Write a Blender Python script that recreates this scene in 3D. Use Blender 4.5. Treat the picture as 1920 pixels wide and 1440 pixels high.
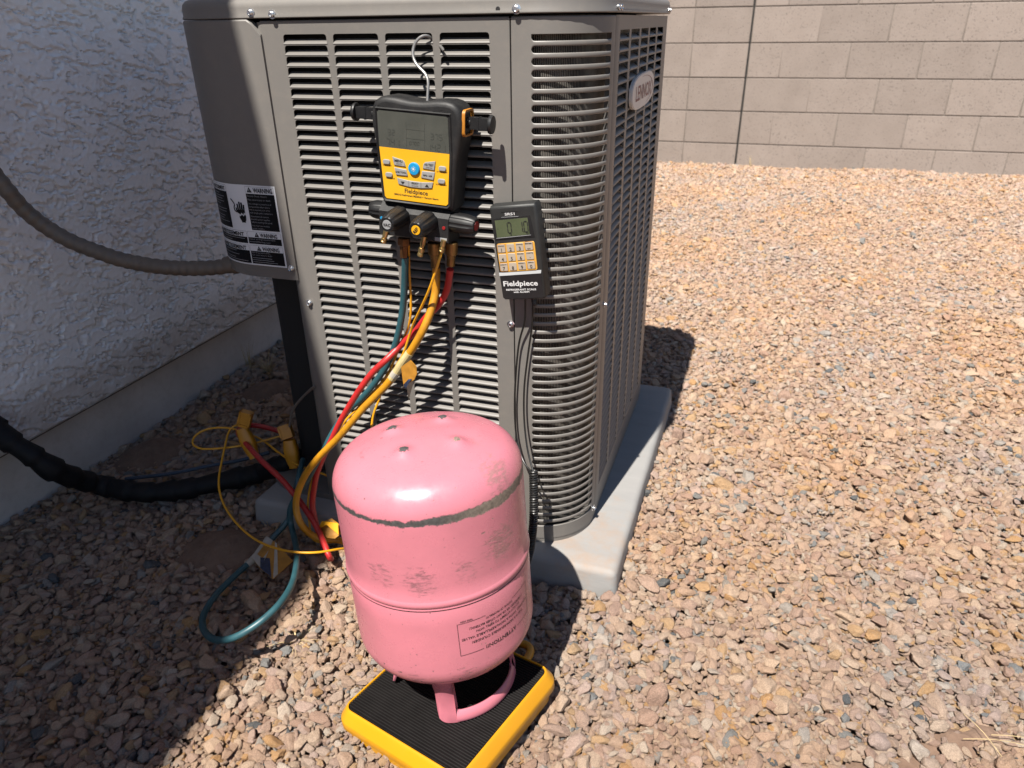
import bpy, bmesh, math, random
import numpy as np
from mathutils import Vector, Matrix, noise

random.seed(7)
rng = np.random.default_rng(11)
for _o in list(bpy.data.objects):
    bpy.data.objects.remove(_o)
SC = bpy.context.scene
C = SC.collection

# ------------------------------------------------------------------ camera
cam = bpy.data.cameras.new('camera')
cam.sensor_width = 36.0
cam.lens = 25.272
cam.clip_start = 0.02
cam.clip_end = 400
cam.dof.use_dof = True
cam.dof.focus_distance = 1.08
cam.dof.aperture_fstop = 7.5
camo = bpy.data.objects.new('camera', cam)
C.objects.link(camo)
_F = Vector((-0.2911, 0.8444, -0.4498)); _R = Vector((0.9476, 0.3192, -0.0140)); _U = Vector((-0.1317, 0.4303, 0.8930))
_m = Matrix((_R, _U, -_F)).transposed().to_4x4()
_m.translation = Vector((0.2084, -1.0, 0.8493))
camo.matrix_world = _m
SC.camera = camo

# ------------------------------------------------------------------ sky and sun
SUN_D = Vector((0.095, 0.555, -1.0)).normalized()
w = bpy.data.worlds.new('World'); SC.world = w; w.use_nodes = True
nt = w.node_tree
bg = nt.nodes['Background']
sky = nt.nodes.new('ShaderNodeTexSky'); sky.sky_type = 'NISHITA'; sky.sun_disc = False
sky.sun_elevation = math.asin(-SUN_D.z)
sky.sun_rotation = math.atan2(-SUN_D.x, -SUN_D.y)
sky.air_density = 1.0; sky.dust_density = 0.25; sky.ozone_density = 1.0
nt.links.new(sky.outputs[0], bg.inputs[0]); bg.inputs[1].default_value = 0.05
sun = bpy.data.lights.new('sun', 'SUN'); sun.energy = 5.0; sun.angle = math.radians(0.53); sun.color = (1.0, 0.95, 0.87)
suno = bpy.data.objects.new('sun', sun); C.objects.link(suno)
suno.location = (-1, -4, 8)
suno.rotation_euler = SUN_D.to_track_quat('-Z', 'Y').to_euler()
SC.view_settings.view_transform = 'Standard'
SC.view_settings.look = 'None'
SC.view_settings.exposure = 1.28
SC.view_settings.gamma = 1.0
SC.view_settings.use_curve_mapping = False
SC.cycles.use_denoising = True
SC.cycles.max_bounces = 8
SC.cycles.sample_clamp_indirect = 6

P = {  # measured points of the place, metres, z = 0 at the top of the concrete pad
    'teal': [(-0.294, -0.036, 0.5291), (-0.301, -0.03, 0.4941), (-0.3082, -0.026, 0.4566), (-0.3169, -0.025, 0.4187), (-0.3294, -0.025, 0.3794), (-0.3478, -0.026, 0.3383), (-0.3742, -0.028, 0.3002), (-0.4031, -0.03, 0.2656), (-0.4307, -0.034, 0.2398), (-0.45, -0.04, 0.2148), (-0.4696, -0.05, 0.1814), (-0.4842, -0.057, 0.1511), (-0.4989, -0.063, 0.1266), (-0.5148, -0.07, 0.0985), (-0.5328, -0.078, 0.0701), (-0.5472, -0.085, 0.0474), (-0.5544, -0.09, 0.0271), (-0.5523, -0.095, 0.0), (-0.5236, -0.1274, 0.0), (-0.4832, -0.1765, 0.012), (-0.4388, -0.2479, 0.03), (-0.4162, -0.304, 0.045), (-0.4173, -0.3427, 0.045), (-0.4341, -0.3695, 0.036), (-0.4609, -0.3839, 0.022), (-0.4998, -0.3803, 0.006), (-0.5413, -0.3563, -0.008), (-0.5709, -0.321, -0.018), (-0.5878, -0.2702, -0.025), (-0.5918, -0.2149, -0.03), (-0.5867, -0.172, -0.028), (-0.5816, -0.1181, -0.02), (-0.5623, -0.0896, 0.005), (-0.5692, -0.06, 0.0176), (-0.5693, -0.04, 0.0455), (-0.5791, -0.01, 0.0616), (-0.5979, 0.03, 0.0621)],
    'red': [(-0.2201, -0.036, 0.5161), (-0.231, -0.028, 0.4792), (-0.249, -0.024, 0.4513), (-0.272, -0.022, 0.4282), (-0.2952, -0.02, 0.3987), (-0.3184, -0.02, 0.3768), (-0.3303, -0.026, 0.3642), (-0.34, -0.042, 0.3534), (-0.3641, -0.05, 0.3301), (-0.39, -0.054, 0.2971), (-0.4167, -0.056, 0.2578), (-0.4395, -0.056, 0.222), (-0.4613, -0.056, 0.183), (-0.4836, -0.056, 0.1449), (-0.5019, -0.06, 0.1053), (-0.511, -0.063, 0.0719), (-0.5167, -0.066, 0.0458), (-0.5163, -0.07, 0.0252), (-0.5085, -0.078, -0.0023), (-0.494, -0.0893, -0.022), (-0.4687, -0.1119, -0.031), (-0.4507, -0.1262, -0.03), (-0.4448, -0.1389, -0.012), (-0.4613, -0.1241, -0.002), (-0.4825, -0.1049, 0.004), (-0.5012, -0.091, 0.014), (-0.5235, -0.0786, 0.026), (-0.5453, -0.0673, 0.038), (-0.5686, -0.0562, 0.049), (-0.5966, -0.0437, 0.061), (-0.6284, -0.0308, 0.07), (-0.6667, -0.0134, 0.078), (-0.7189, 0.0162, 0.086), (-0.7624, 0.0475, 0.086), (-0.7786, 0.0812, 0.08), (-0.7641, 0.1086, 0.07), (-0.7172, 0.117, 0.06), (-0.6835, 0.1166, 0.05)],
    'yellow': [(-0.2458, -0.03, 0.5145), (-0.2482, -0.032, 0.4789), (-0.2516, -0.04, 0.4568), (-0.2562, -0.049, 0.4374), (-0.2661, -0.057, 0.4142), (-0.2827, -0.058, 0.3868), (-0.3004, -0.059, 0.3624), (-0.3177, -0.06, 0.3374), (-0.3356, -0.062, 0.3142), (-0.3562, -0.065, 0.2925), (-0.379, -0.069, 0.2686), (-0.4047, -0.074, 0.2378), (-0.4307, -0.078, 0.2067), (-0.4583, -0.08, 0.1776), (-0.4804, -0.082, 0.1534), (-0.5068, -0.086, 0.1186), (-0.5243, -0.093, 0.082), (-0.5296, -0.1, 0.0508), (-0.519, -0.108, 0.0211), (-0.5047, -0.0975, -0.012), (-0.4855, -0.0899, -0.022), (-0.4599, -0.0747, -0.03), (-0.3821, -0.0919, -0.03), (-0.2465, -0.1512, -0.03), (-0.1279, -0.203, -0.03), (-0.0702, -0.2116, -0.03), (-0.0437, -0.2111, -0.03), (-0.0351, -0.2219, -0.03), (-0.0375, -0.2444, -0.028)],
    'lead_a': [(-0.2898, -0.03, 0.5478), (-0.2962, -0.022, 0.5094), (-0.2986, -0.02, 0.46), (-0.3015, -0.02, 0.426), (-0.3139, -0.014, 0.394), (-0.3277, -0.012, 0.3723), (-0.3404, -0.014, 0.343), (-0.358, -0.016, 0.3092), (-0.3867, -0.02, 0.2737), (-0.418, -0.03, 0.2398), (-0.4414, -0.04, 0.214), (-0.477, -0.05, 0.154), (-0.5074, -0.055, 0.1046), (-0.5227, -0.06, 0.0686), (-0.5309, -0.065, 0.0271), (-0.5343, -0.0637, -0.01), (-0.5115, -0.0895, -0.03), (-0.4688, -0.0792, -0.03), (-0.4476, -0.0435, -0.02), (-0.46, -0.03, 0.01), (-0.4654, -0.0103, 0.035), (-0.516, 0.0043, 0.05), (-0.5589, 0.0165, 0.05), (-0.587, 0.0198, 0.05), (-0.616, 0.0233, 0.055), (-0.6651, 0.0421, 0.06), (-0.713, 0.0589, 0.07), (-0.7515, 0.0615, 0.08), (-0.7931, 0.0607, 0.085), (-0.8326, 0.0484, 0.085), (-0.8522, 0.0256, 0.08), (-0.8513, 0.0068, 0.07), (-0.8266, -0.0014, 0.065), (-0.788, 0.0107, 0.065), (-0.7397, 0.0305, 0.07), (-0.7009, 0.0563, 0.075), (-0.6645, 0.0885, 0.08)],
    'lead_b': [(-0.2265, -0.04, 0.5554), (-0.2237, -0.06, 0.5435), (-0.2434, -0.06, 0.4947), (-0.2641, -0.05, 0.459), (-0.2885, -0.036, 0.4215), (-0.2987, -0.03, 0.4022), (-0.3171, -0.03, 0.358), (-0.3366, -0.03, 0.3298), (-0.3536, -0.03, 0.3113), (-0.3706, -0.03, 0.2664), (-0.3798, -0.035, 0.2443), (-0.3854, -0.04, 0.217), (-0.3796, -0.06, 0.1726), (-0.3853, -0.08, 0.0935), (-0.415, -0.0502, -0.02), (-0.4163, -0.1059, -0.01), (-0.4197, -0.1371, 0.01), (-0.4426, -0.1738, 0.025), (-0.4794, -0.1878, 0.028), (-0.5337, -0.1799, 0.02), (-0.5911, -0.1596, 0.012), (-0.6561, -0.1261, 0.01), (-0.7073, -0.0924, 0.02), (-0.7409, -0.057, 0.035), (-0.7625, -0.0142, 0.055), (-0.774, 0.0179, 0.075), (-0.7829, 0.0455, 0.09), (-0.7707, 0.057, 0.1), (-0.7498, 0.0541, 0.1)],
    'clamp_a': [(-0.7223, 0.04, 0.1477), (-0.7336, 0.03, 0.1086), (-0.708, 0.02, 0.0523)],
    'clamp_b': [(-0.6458, 0.05, 0.1239), (-0.6306, 0.04, 0.0933), (-0.622, 0.03, 0.0393)],
    'lineset': [(-1.2, -0.19, 0.26), (-1.0945, -0.2, 0.1677), (-1.0504, -0.19, 0.1247), (-1.0257, -0.165, 0.0711), (-1.0165, -0.0949, -0.005), (-0.9316, -0.075, -0.018), (-0.8648, -0.0379, -0.022), (-0.8031, 0.0094, -0.02), (-0.7322, 0.0501, -0.01), (-0.6674, 0.06, 0.0223), (-0.654, 0.1, 0.0246)],
    'conduit': [(-0.6821, 0.04, 0.4601), (-0.7101, 0.03, 0.4566), (-0.7377, 0.02, 0.4552), (-0.7771, 0.01, 0.4548), (-0.8106, -0.005, 0.4594), (-0.8482, -0.015, 0.4652), (-0.8791, -0.03, 0.4761), (-0.9079, -0.04, 0.4885), (-0.9359, -0.05, 0.5018), (-0.9567, -0.06, 0.5165), (-0.9755, -0.07, 0.535), (-0.9874, -0.08, 0.5537), (-0.9971, -0.09, 0.5757), (-1.0009, -0.1, 0.6012), (-1.0076, -0.105, 0.6214), (-1.0186, -0.11, 0.6497), (-1.0338, -0.11, 0.6816)],
    'wire_a': [(-0.6646, 0.14, 0.412), (-0.6663, 0.14, 0.3899), (-0.6601, 0.14, 0.3626), (-0.6468, 0.14, 0.3185), (-0.6427, 0.14, 0.284), (-0.6499, 0.15, 0.2431)],
    'wire_b': [(-0.5178, -0.004, 0.2579), (-0.53, 0.0, 0.2476), (-0.5626, 0.02, 0.2191), (-0.5907, 0.03, 0.191), (-0.6095, 0.035, 0.1651), (-0.6242, 0.04, 0.1294)],
    'blue': [(-1.0214, -0.0333, -0.03), (-0.9409, 0.0137, -0.03), (-0.8708, 0.0683, -0.028), (-0.8144, 0.0992, -0.022), (-0.7622, 0.1284, -0.01)],
    'cordL': [(-0.106, -0.02, 0.4736), (-0.1067, -0.018, 0.4556), (-0.1105, -0.012, 0.431), (-0.1209, -0.008, 0.3946), (-0.127, -0.008, 0.3345), (-0.1296, -0.008, 0.2728), (-0.1252, -0.012, 0.2202), (-0.1083, -0.03, 0.1897), (-0.0895, -0.045, 0.1827)],
    'cordR': [(-0.0954, -0.016, 0.4733), (-0.0982, -0.01, 0.4316), (-0.1059, -0.008, 0.3772), (-0.1119, -0.01, 0.3183), (-0.111, -0.014, 0.2578), (-0.0997, -0.03, 0.2093), (-0.0858, -0.045, 0.1834)],
    'coil': [(-0.0858, -0.045, 0.1856), (-0.0834, -0.05, 0.138), (-0.0828, -0.055, 0.0862), (-0.0871, -0.06, 0.0315), (-0.0929, -0.07, 0.0002), (-0.0982, -0.085, -0.0466)],
    'hook': [(-0.2393, -0.04, 0.7471), (-0.2396, -0.035, 0.7637), (-0.24, -0.03, 0.7789), (-0.2459, -0.026, 0.7886), (-0.2583, -0.022, 0.7971), (-0.2665, -0.018, 0.8089), (-0.2657, -0.014, 0.8227), (-0.258, -0.01, 0.8324), (-0.2501, -0.006, 0.8349), (-0.2462, -0.001, 0.8321), (-0.2466, 0.008, 0.8273)],
    'hooktip': [(-0.238, 0.006, 0.8226), (-0.2282, -0.004, 0.8189), (-0.2235, -0.01, 0.8158)],
    'tag_y': [(-0.2859, -0.06, 0.3826), (-0.3212, -0.063, 0.3256), (-0.2975, -0.075, 0.3596), (-0.2793, -0.075, 0.3742), (-0.2684, -0.078, 0.3659), (-0.2741, -0.078, 0.3416), (-0.2953, -0.076, 0.326), (-0.2952, -0.07, 0.3289), (-0.2816, -0.066, 0.3319), (-0.3083, -0.04, 0.2802)],
    'tag_t': [(-0.5842, -0.1296, -0.008), (-0.5741, -0.1881, -0.008), (-0.5502, -0.1441, -0.006), (-0.502, -0.1683, -0.014), (-0.5076, -0.2198, -0.014), (-0.5461, -0.2051, -0.01)],
    'lidscrews': [(-0.5288, -0.0065, 0.8666), (-0.4928, -0.0065, 0.8639), (-0.1209, -0.0065, 0.8641), (-0.004, 0.0597, 0.8633), (-0.004, 0.0887, 0.8642), (-0.004, 0.5596, 0.8626)],
    'lidhole': [(-0.1465, -0.0065, 0.8646)],
    'screws': [(-0.5045, -0.003, 0.4197), (-0.1364, -0.003, 0.4227)],
    'screw_corner': [(-0.0089, 0.09, 0.0304)],
    'screw_side': [(-0.009, 0.094, 0.4317)],
    'screw_label': [(-0.5271, -0.006, 0.4807)],
    'label': [(-0.5352, -0.0055, 0.6181), (-0.5276, -0.0055, 0.4796)],
    'badge': [(-0.006, 0.327, 0.7428)],
    'tag_y2': [(-0.4973, -0.086, 0.0), (-0.4901, -0.0797, 0.012), (-0.4733, -0.0751, 0.02), (-0.451, -0.0828, 0.016), (-0.4444, -0.0912, 0.004), (-0.4563, -0.0982, -0.006), (-0.4806, -0.1, -0.008)],
    'dirt': [(-0.7037, -0.1429, -0.045), (-0.649, -0.1338, -0.045), (-1.0952, 0.0778, -0.045), (-1.0678, 0.1163, -0.045), (-1.025, 0.4277, -0.045), (-1.0082, 0.4768, -0.045)],
    'grass': [(-1.0682, 0.5475, -0.05), (-1.1465, 0.5613, -0.05), (0.5911, -0.1759, -0.05), (0.6381, -0.1602, -0.045), (-0.3617, -0.2441, -0.045), (-0.6399, -0.062, -0.045)],
    'valve': [(-0.6443, 0.1, 0.0426), (-0.6542, 0.1, -0.0165)],
    'padtop': [(-0.675, -0.0533, 0.0), (0.0609, -0.0391, -0.0), (0.0617, 0.6986, 0.0)],
    'mani_o': [(-0.2562, -0.052, 0.6775)],
    'hand_o': [(-0.1139, -0.032, 0.5524)],
    'f1': [(-0.0301, 0.016, -0.1196)],
    'f1m': [(-0.0305, 0.016, -0.1321)],
    'f1b': [(-0.0311, 0.016, -0.1512)],
    'f2': [(0.0209, 0.014, -0.1194)],
    'f2m': [(0.0218, 0.014, -0.1388)],
    'f2b': [(0.0228, 0.014, -0.1586)],
    'f3': [(0.0494, 0.014, -0.1155)],
    'f3m': [(0.049, 0.014, -0.135)],
    'f3b': [(0.0476, 0.014, -0.1528)],
    'v1t': [(-0.0492, -0.006, -0.1103)],
    'v1b': [(-0.0537, -0.006, -0.1252)],
    'v2t': [(0.0134, -0.006, -0.11)],
    'v2b': [(0.0064, -0.006, -0.1383)],
    'v3t': [(0.0442, -0.006, -0.1118)],
    'v3b': [(0.041, -0.006, -0.1263)],
    'jug': [(-0.1348, -0.3132, 0.2), (-0.0737, 0.0472, 0.9962), (0.9973, 0.0035, 0.0736), (0.0, 0.9989, -0.0474)],
    'bumps': [(-0.003, -0.0518, 0.0), (0.0519, -0.0131, 0.0), (-0.0427, -0.0028, 0.0), (0.0102, 0.0387, 0.0)],
}


# ------------------------------------------------------------------ materials
def nodes(m):
    m.use_nodes = True
    return m.node_tree, m.node_tree.nodes, m.node_tree.links, m.node_tree.nodes['Principled BSDF']

K = 0.56   # the picture is exposed for bright noon light: base colours sit at the dark end of their real range
def pm(name, col, rough=0.5, metal=0.0, var=0.12, vscale=9.0, bump=0.0, bscale=150.0, spec=0.5, dust=0.0, dustcol=(0.33, 0.27, 0.22), coat=0.0):
    """painted / plastic / metal surface: base colour with soft mottling, optional dust and fine relief"""
    if metal < 0.6: col = tuple(c * K for c in col); dustcol = tuple(c * K for c in dustcol)
    m = bpy.data.materials.new(name)
    t, n, l, p = nodes(m)
    tc = n.new('ShaderNodeTexCoord')
    no = n.new('ShaderNodeTexNoise'); no.inputs['Scale'].default_value = vscale; no.inputs['Detail'].default_value = 6
    l.new(tc.outputs['Object'], no.inputs['Vector'])
    mr = n.new('ShaderNodeMapRange'); mr.inputs['From Min'].default_value = 0.3; mr.inputs['From Max'].default_value = 0.7
    mr.inputs['To Min'].default_value = 1 - var; mr.inputs['To Max'].default_value = 1 + var
    l.new(no.outputs['Fac'], mr.inputs['Value'])
    mx = n.new('ShaderNodeMix'); mx.data_type = 'RGBA'; mx.blend_type = 'MULTIPLY'; mx.inputs['Factor'].default_value = 1
    mx.inputs['A'].default_value = (*col, 1)
    l.new(mr.outputs['Result'], mx.inputs['B'])
    out = mx.outputs['Result']
    if dust > 0:
        n2 = n.new('ShaderNodeTexNoise'); n2.inputs['Scale'].default_value = 55; n2.inputs['Detail'].default_value = 8; n2.inputs['Roughness'].default_value = 0.75
        l.new(tc.outputs['Object'], n2.inputs['Vector'])
        r2 = n.new('ShaderNodeMapRange'); r2.inputs['From Min'].default_value = 0.48; r2.inputs['From Max'].default_value = 0.75
        r2.inputs['To Max'].default_value = dust
        l.new(n2.outputs['Fac'], r2.inputs['Value'])
        m2 = n.new('ShaderNodeMix'); m2.data_type = 'RGBA'
        l.new(r2.outputs['Result'], m2.inputs['Factor']); l.new(out, m2.inputs['A']); m2.inputs['B'].default_value = (*dustcol, 1)
        out = m2.outputs['Result']
    l.new(out, p.inputs['Base Color'])
    rr = n.new('ShaderNodeMapRange'); rr.inputs['To Min'].default_value = max(0.02, rough - 0.08); rr.inputs['To Max'].default_value = min(1, rough + 0.08)
    l.new(no.outputs['Fac'], rr.inputs['Value']); l.new(rr.outputs['Result'], p.inputs['Roughness'])
    p.inputs['Metallic'].default_value = metal
    p.inputs['Specular IOR Level'].default_value = spec
    p.inputs['Coat Weight'].default_value = coat
    if bump > 0:
        nb = n.new('ShaderNodeTexNoise'); nb.inputs['Scale'].default_value = bscale; nb.inputs['Detail'].default_value = 5
        l.new(tc.outputs['Object'], nb.inputs['Vector'])
        b = n.new('ShaderNodeBump'); b.inputs['Strength'].default_value = bump; b.inputs['Distance'].default_value = 0.002
        l.new(nb.outputs['Fac'], b.inputs['Height']); l.new(b.outputs['Normal'], p.inputs['Normal'])
    return m

M = {}
M['ac'] = pm('taupe_enamel', (0.226, 0.211, 0.195), 0.45, 0.0, 0.08, 3.0, 0.04, 900, dust=0.22, dustcol=(0.36, 0.31, 0.26))
M['acshade'] = pm('shaded_enamel', (0.05, 0.052, 0.06), 0.5, 0.0, 0.1, 6)  # cabinet enamel again, with the shade of the corner recess put into its colour
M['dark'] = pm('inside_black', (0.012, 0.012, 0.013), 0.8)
M['screw'] = pm('zinc', (0.62, 0.63, 0.64), 0.28, 1.0, 0.08, 60)
M['steel'] = pm('hook_steel', (0.30, 0.295, 0.29), 0.40, 0.55, 0.15, 60)
M['rubber'] = pm('black_plastic', (0.016, 0.016, 0.017), 0.55, 0.0, 0.2, 30, 0.10, 500, spec=0.35, dust=0.20, dustcol=(0.12, 0.105, 0.09))
M['knob'] = pm('knob_plastic', (0.012, 0.012, 0.013), 0.45, 0.0, 0.15, 40, spec=0.4, dust=0.12, dustcol=(0.09, 0.085, 0.08))
M['hand'] = pm('handset_plastic', (0.024, 0.025, 0.025), 0.5, 0.0, 0.12, 30, 0.08, 700, spec=0.4, dust=0.08, dustcol=(0.12, 0.11, 0.10))
M['handdk'] = pm('handset_dark', (0.012, 0.012, 0.013), 0.5, 0.0, 0.12, 30, spec=0.35, dust=0.04)
M['yface'] = pm('yellow_face', (0.98, 0.50, 0.012), 0.42, 0.0, 0.05, 20, dust=0.12, dustcol=(0.5, 0.27, 0.07))
M['lcd'] = pm('lcd_smoke', (0.085, 0.088, 0.075), 0.22, 0.0, 0.12, 30, dust=0.18, dustcol=(0.17, 0.165, 0.14))
M['lcdfaint'] = pm('lcd_faint', (0.060, 0.063, 0.055), 0.3)
M['lcdgreen'] = pm('lcd_green', (0.105, 0.125, 0.068), 0.25, 0.0, 0.1, 30)
M['ink'] = pm('black_ink', (0.010, 0.010, 0.010), 0.6)
M['white'] = pm('white_ink', (0.75, 0.75, 0.75), 0.6, 0, 0.04)
M['key'] = pm('grey_key', (0.36, 0.355, 0.345), 0.55, 0.0, 0.05, 40)
M['keytan'] = pm('tan_key', (0.50, 0.42, 0.33), 0.55, 0.0, 0.05, 40)
M['keyyel'] = pm('keypad_yellow', (0.80, 0.42, 0.06), 0.5, 0.0, 0.05, 40)
M['keyor'] = pm('keypad_orange_line', (0.42, 0.16, 0.015), 0.5)
M['blue'] = pm('blue_key', (0.01, 0.33, 0.68), 0.4, 0, 0.05)
M['red'] = pm('red_cap', (0.38, 0.02, 0.02), 0.4)
M['greycap'] = pm('grey_cap', (0.40, 0.41, 0.42), 0.5)
M['orange'] = pm('orange_trim', (0.62, 0.24, 0.02), 0.5, dust=0.15, dustcol=(0.2, 0.12, 0.05))
M['brass'] = pm('brass', (0.36, 0.26, 0.11), 0.36, 0.9, 0.18, 60)
M['brassnut'] = pm('brass_nut', (0.20, 0.115, 0.042), 0.42, 0.9, 0.25, 60)
M['brassdk'] = pm('brown_brass', (0.12, 0.055, 0.022), 0.42, 0.75, 0.25, 60)
M['hteal'] = pm('teal_hose', (0.030, 0.108, 0.132), 0.42, 0.0, 0.14, 45, 0.08, 300, dust=0.18, dustcol=(0.09, 0.14, 0.14))
M['hred'] = pm('red_hose', (0.60, 0.028, 0.028), 0.42, 0.0, 0.12, 45, 0.08, 300, dust=0.12, dustcol=(0.25, 0.05, 0.04))
M['hyel'] = pm('yellow_hose', (0.68, 0.30, 0.010), 0.45, 0.0, 0.14, 45, 0.08, 300, dust=0.55, dustcol=(0.20, 0.085, 0.018))
M['lead'] = pm('yellow_lead', (0.95, 0.44, 0.012), 0.4, 0, 0.06)
M['clamp'] = pm('clamp_plastic', (0.72, 0.31, 0.012), 0.42, 0, 0.1, 40)
M['tagc'] = pm('tag_cream', (0.72, 0.58, 0.28), 0.5, 0, 0.12, 90)
M['tagw'] = pm('tag_white', (0.55, 0.50, 0.42), 0.55, 0, 0.2, 60)
M['tago'] = pm('tag_orange', (0.55, 0.25, 0.03), 0.5, 0, 0.2, 90)
M['tagb'] = pm('tag_navy', (0.03, 0.045, 0.10), 0.6, 0, 0.5, 200)
M['insul'] = pm('tape_black', (0.009, 0.009, 0.011), 0.6, 0, 0.3, 30, 0.4, 60, spec=0.2, dust=0.06, dustcol=(0.04, 0.04, 0.04))
M['conduit'] = pm('grey_conduit', (0.165, 0.132, 0.105), 0.55, 0, 0.12, 25)
M['wire'] = pm('grey_wire', (0.20, 0.18, 0.16), 0.5)
M['bluewire'] = pm('blue_cable', (0.05, 0.085, 0.13), 0.5)
M['black_cable'] = pm('black_cable', (0.012, 0.012, 0.012), 0.4)
M['scaley'] = pm('scale_yellow', (0.80, 0.365, 0.008), 0.38, 0, 0.04, 15, 0.05, 500, dust=0.05, dustcol=(0.5, 0.3, 0.1))
M['mat'] = pm('ribbed_rubber', (0.008, 0.0065, 0.0065), 0.55, 0, 0.2, 40, spec=0.22, dust=0.05, dustcol=(0.06, 0.05, 0.045))
M['fin'] = None
M['badge'] = pm('badge_white', (0.92, 0.86, 0.81), 0.35, 0, 0.05)
M['maroon'] = pm('badge_maroon', (0.22, 0.010, 0.03), 0.4)
M['lblack'] = pm('label_black', (0.008, 0.008, 0.010), 0.5, 0, 0.1, spec=0.15)
M['lwhite'] = pm('label_white', (1.0, 1.03, 1.08), 0.5, 0, 0.06)
M['lgrey'] = pm('label_print', (0.34, 0.35, 0.38), 0.5)
M['straw'] = pm('dry_straw', (0.62, 0.47, 0.25), 0.7, 0, 0.3, 80)
M['fascia'] = pm('roof_fascia', (0.5, 0.46, 0.42), 0.7)
M['mortar'] = pm('mortar', (0.30, 0.255, 0.22), 0.9, 0, 0.2, 60, 0.3, 200)

# aluminium coil with vertical fins
def coil_mat():
    m = bpy.data.materials.new('coil_fins'); t, n, l, p = nodes(m)
    uv = n.new('ShaderNodeUVMap'); uv.uv_map = 'u'
    sx = n.new('ShaderNodeSeparateXYZ'); l.new(uv.outputs[0], sx.inputs[0])
    wv = n.new('ShaderNodeMath'); wv.operation = 'SINE'
    ml = n.new('ShaderNodeMath'); ml.operation = 'MULTIPLY'; ml.inputs[1].default_value = 2 * math.pi / 0.0026
    l.new(sx.outputs[0], ml.inputs[0]); l.new(ml.outputs[0], wv.inputs[0])
    no = n.new('ShaderNodeTexNoise'); no.inputs['Scale'].default_value = 25; no.inputs['Detail'].default_value = 8
    tc = n.new('ShaderNodeTexCoord'); l.new(tc.outputs['Object'], no.inputs['Vector'])
    ad = n.new('ShaderNodeMath'); ad.operation = 'MULTIPLY_ADD'; ad.inputs[1].default_value = 0.25; l.new(wv.outputs[0], ad.inputs[0]); l.new(no.outputs['Fac'], ad.inputs[2])
    cr = n.new('ShaderNodeValToRGB'); cr.color_ramp.elements[0].position = 0.25; cr.color_ramp.elements[1].position = 0.8
    cr.color_ramp.elements[0].color = (0.006, 0.005, 0.005, 1); cr.color_ramp.elements[1].color = (0.27, 0.25, 0.225, 1)
    l.new(ad.outputs[0], cr.inputs[0]); l.new(cr.outputs[0], p.inputs['Base Color'])
    p.inputs['Roughness'].default_value = 0.45; p.inputs['Metallic'].default_value = 0.5
    b = n.new('ShaderNodeBump'); b.inputs['Strength'].default_value = 0.8; b.inputs['Distance'].default_value = 0.001
    l.new(wv.outputs[0], b.inputs['Height']); l.new(b.outputs['Normal'], p.inputs['Normal'])
    return m
M['fin'] = coil_mat()

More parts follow.
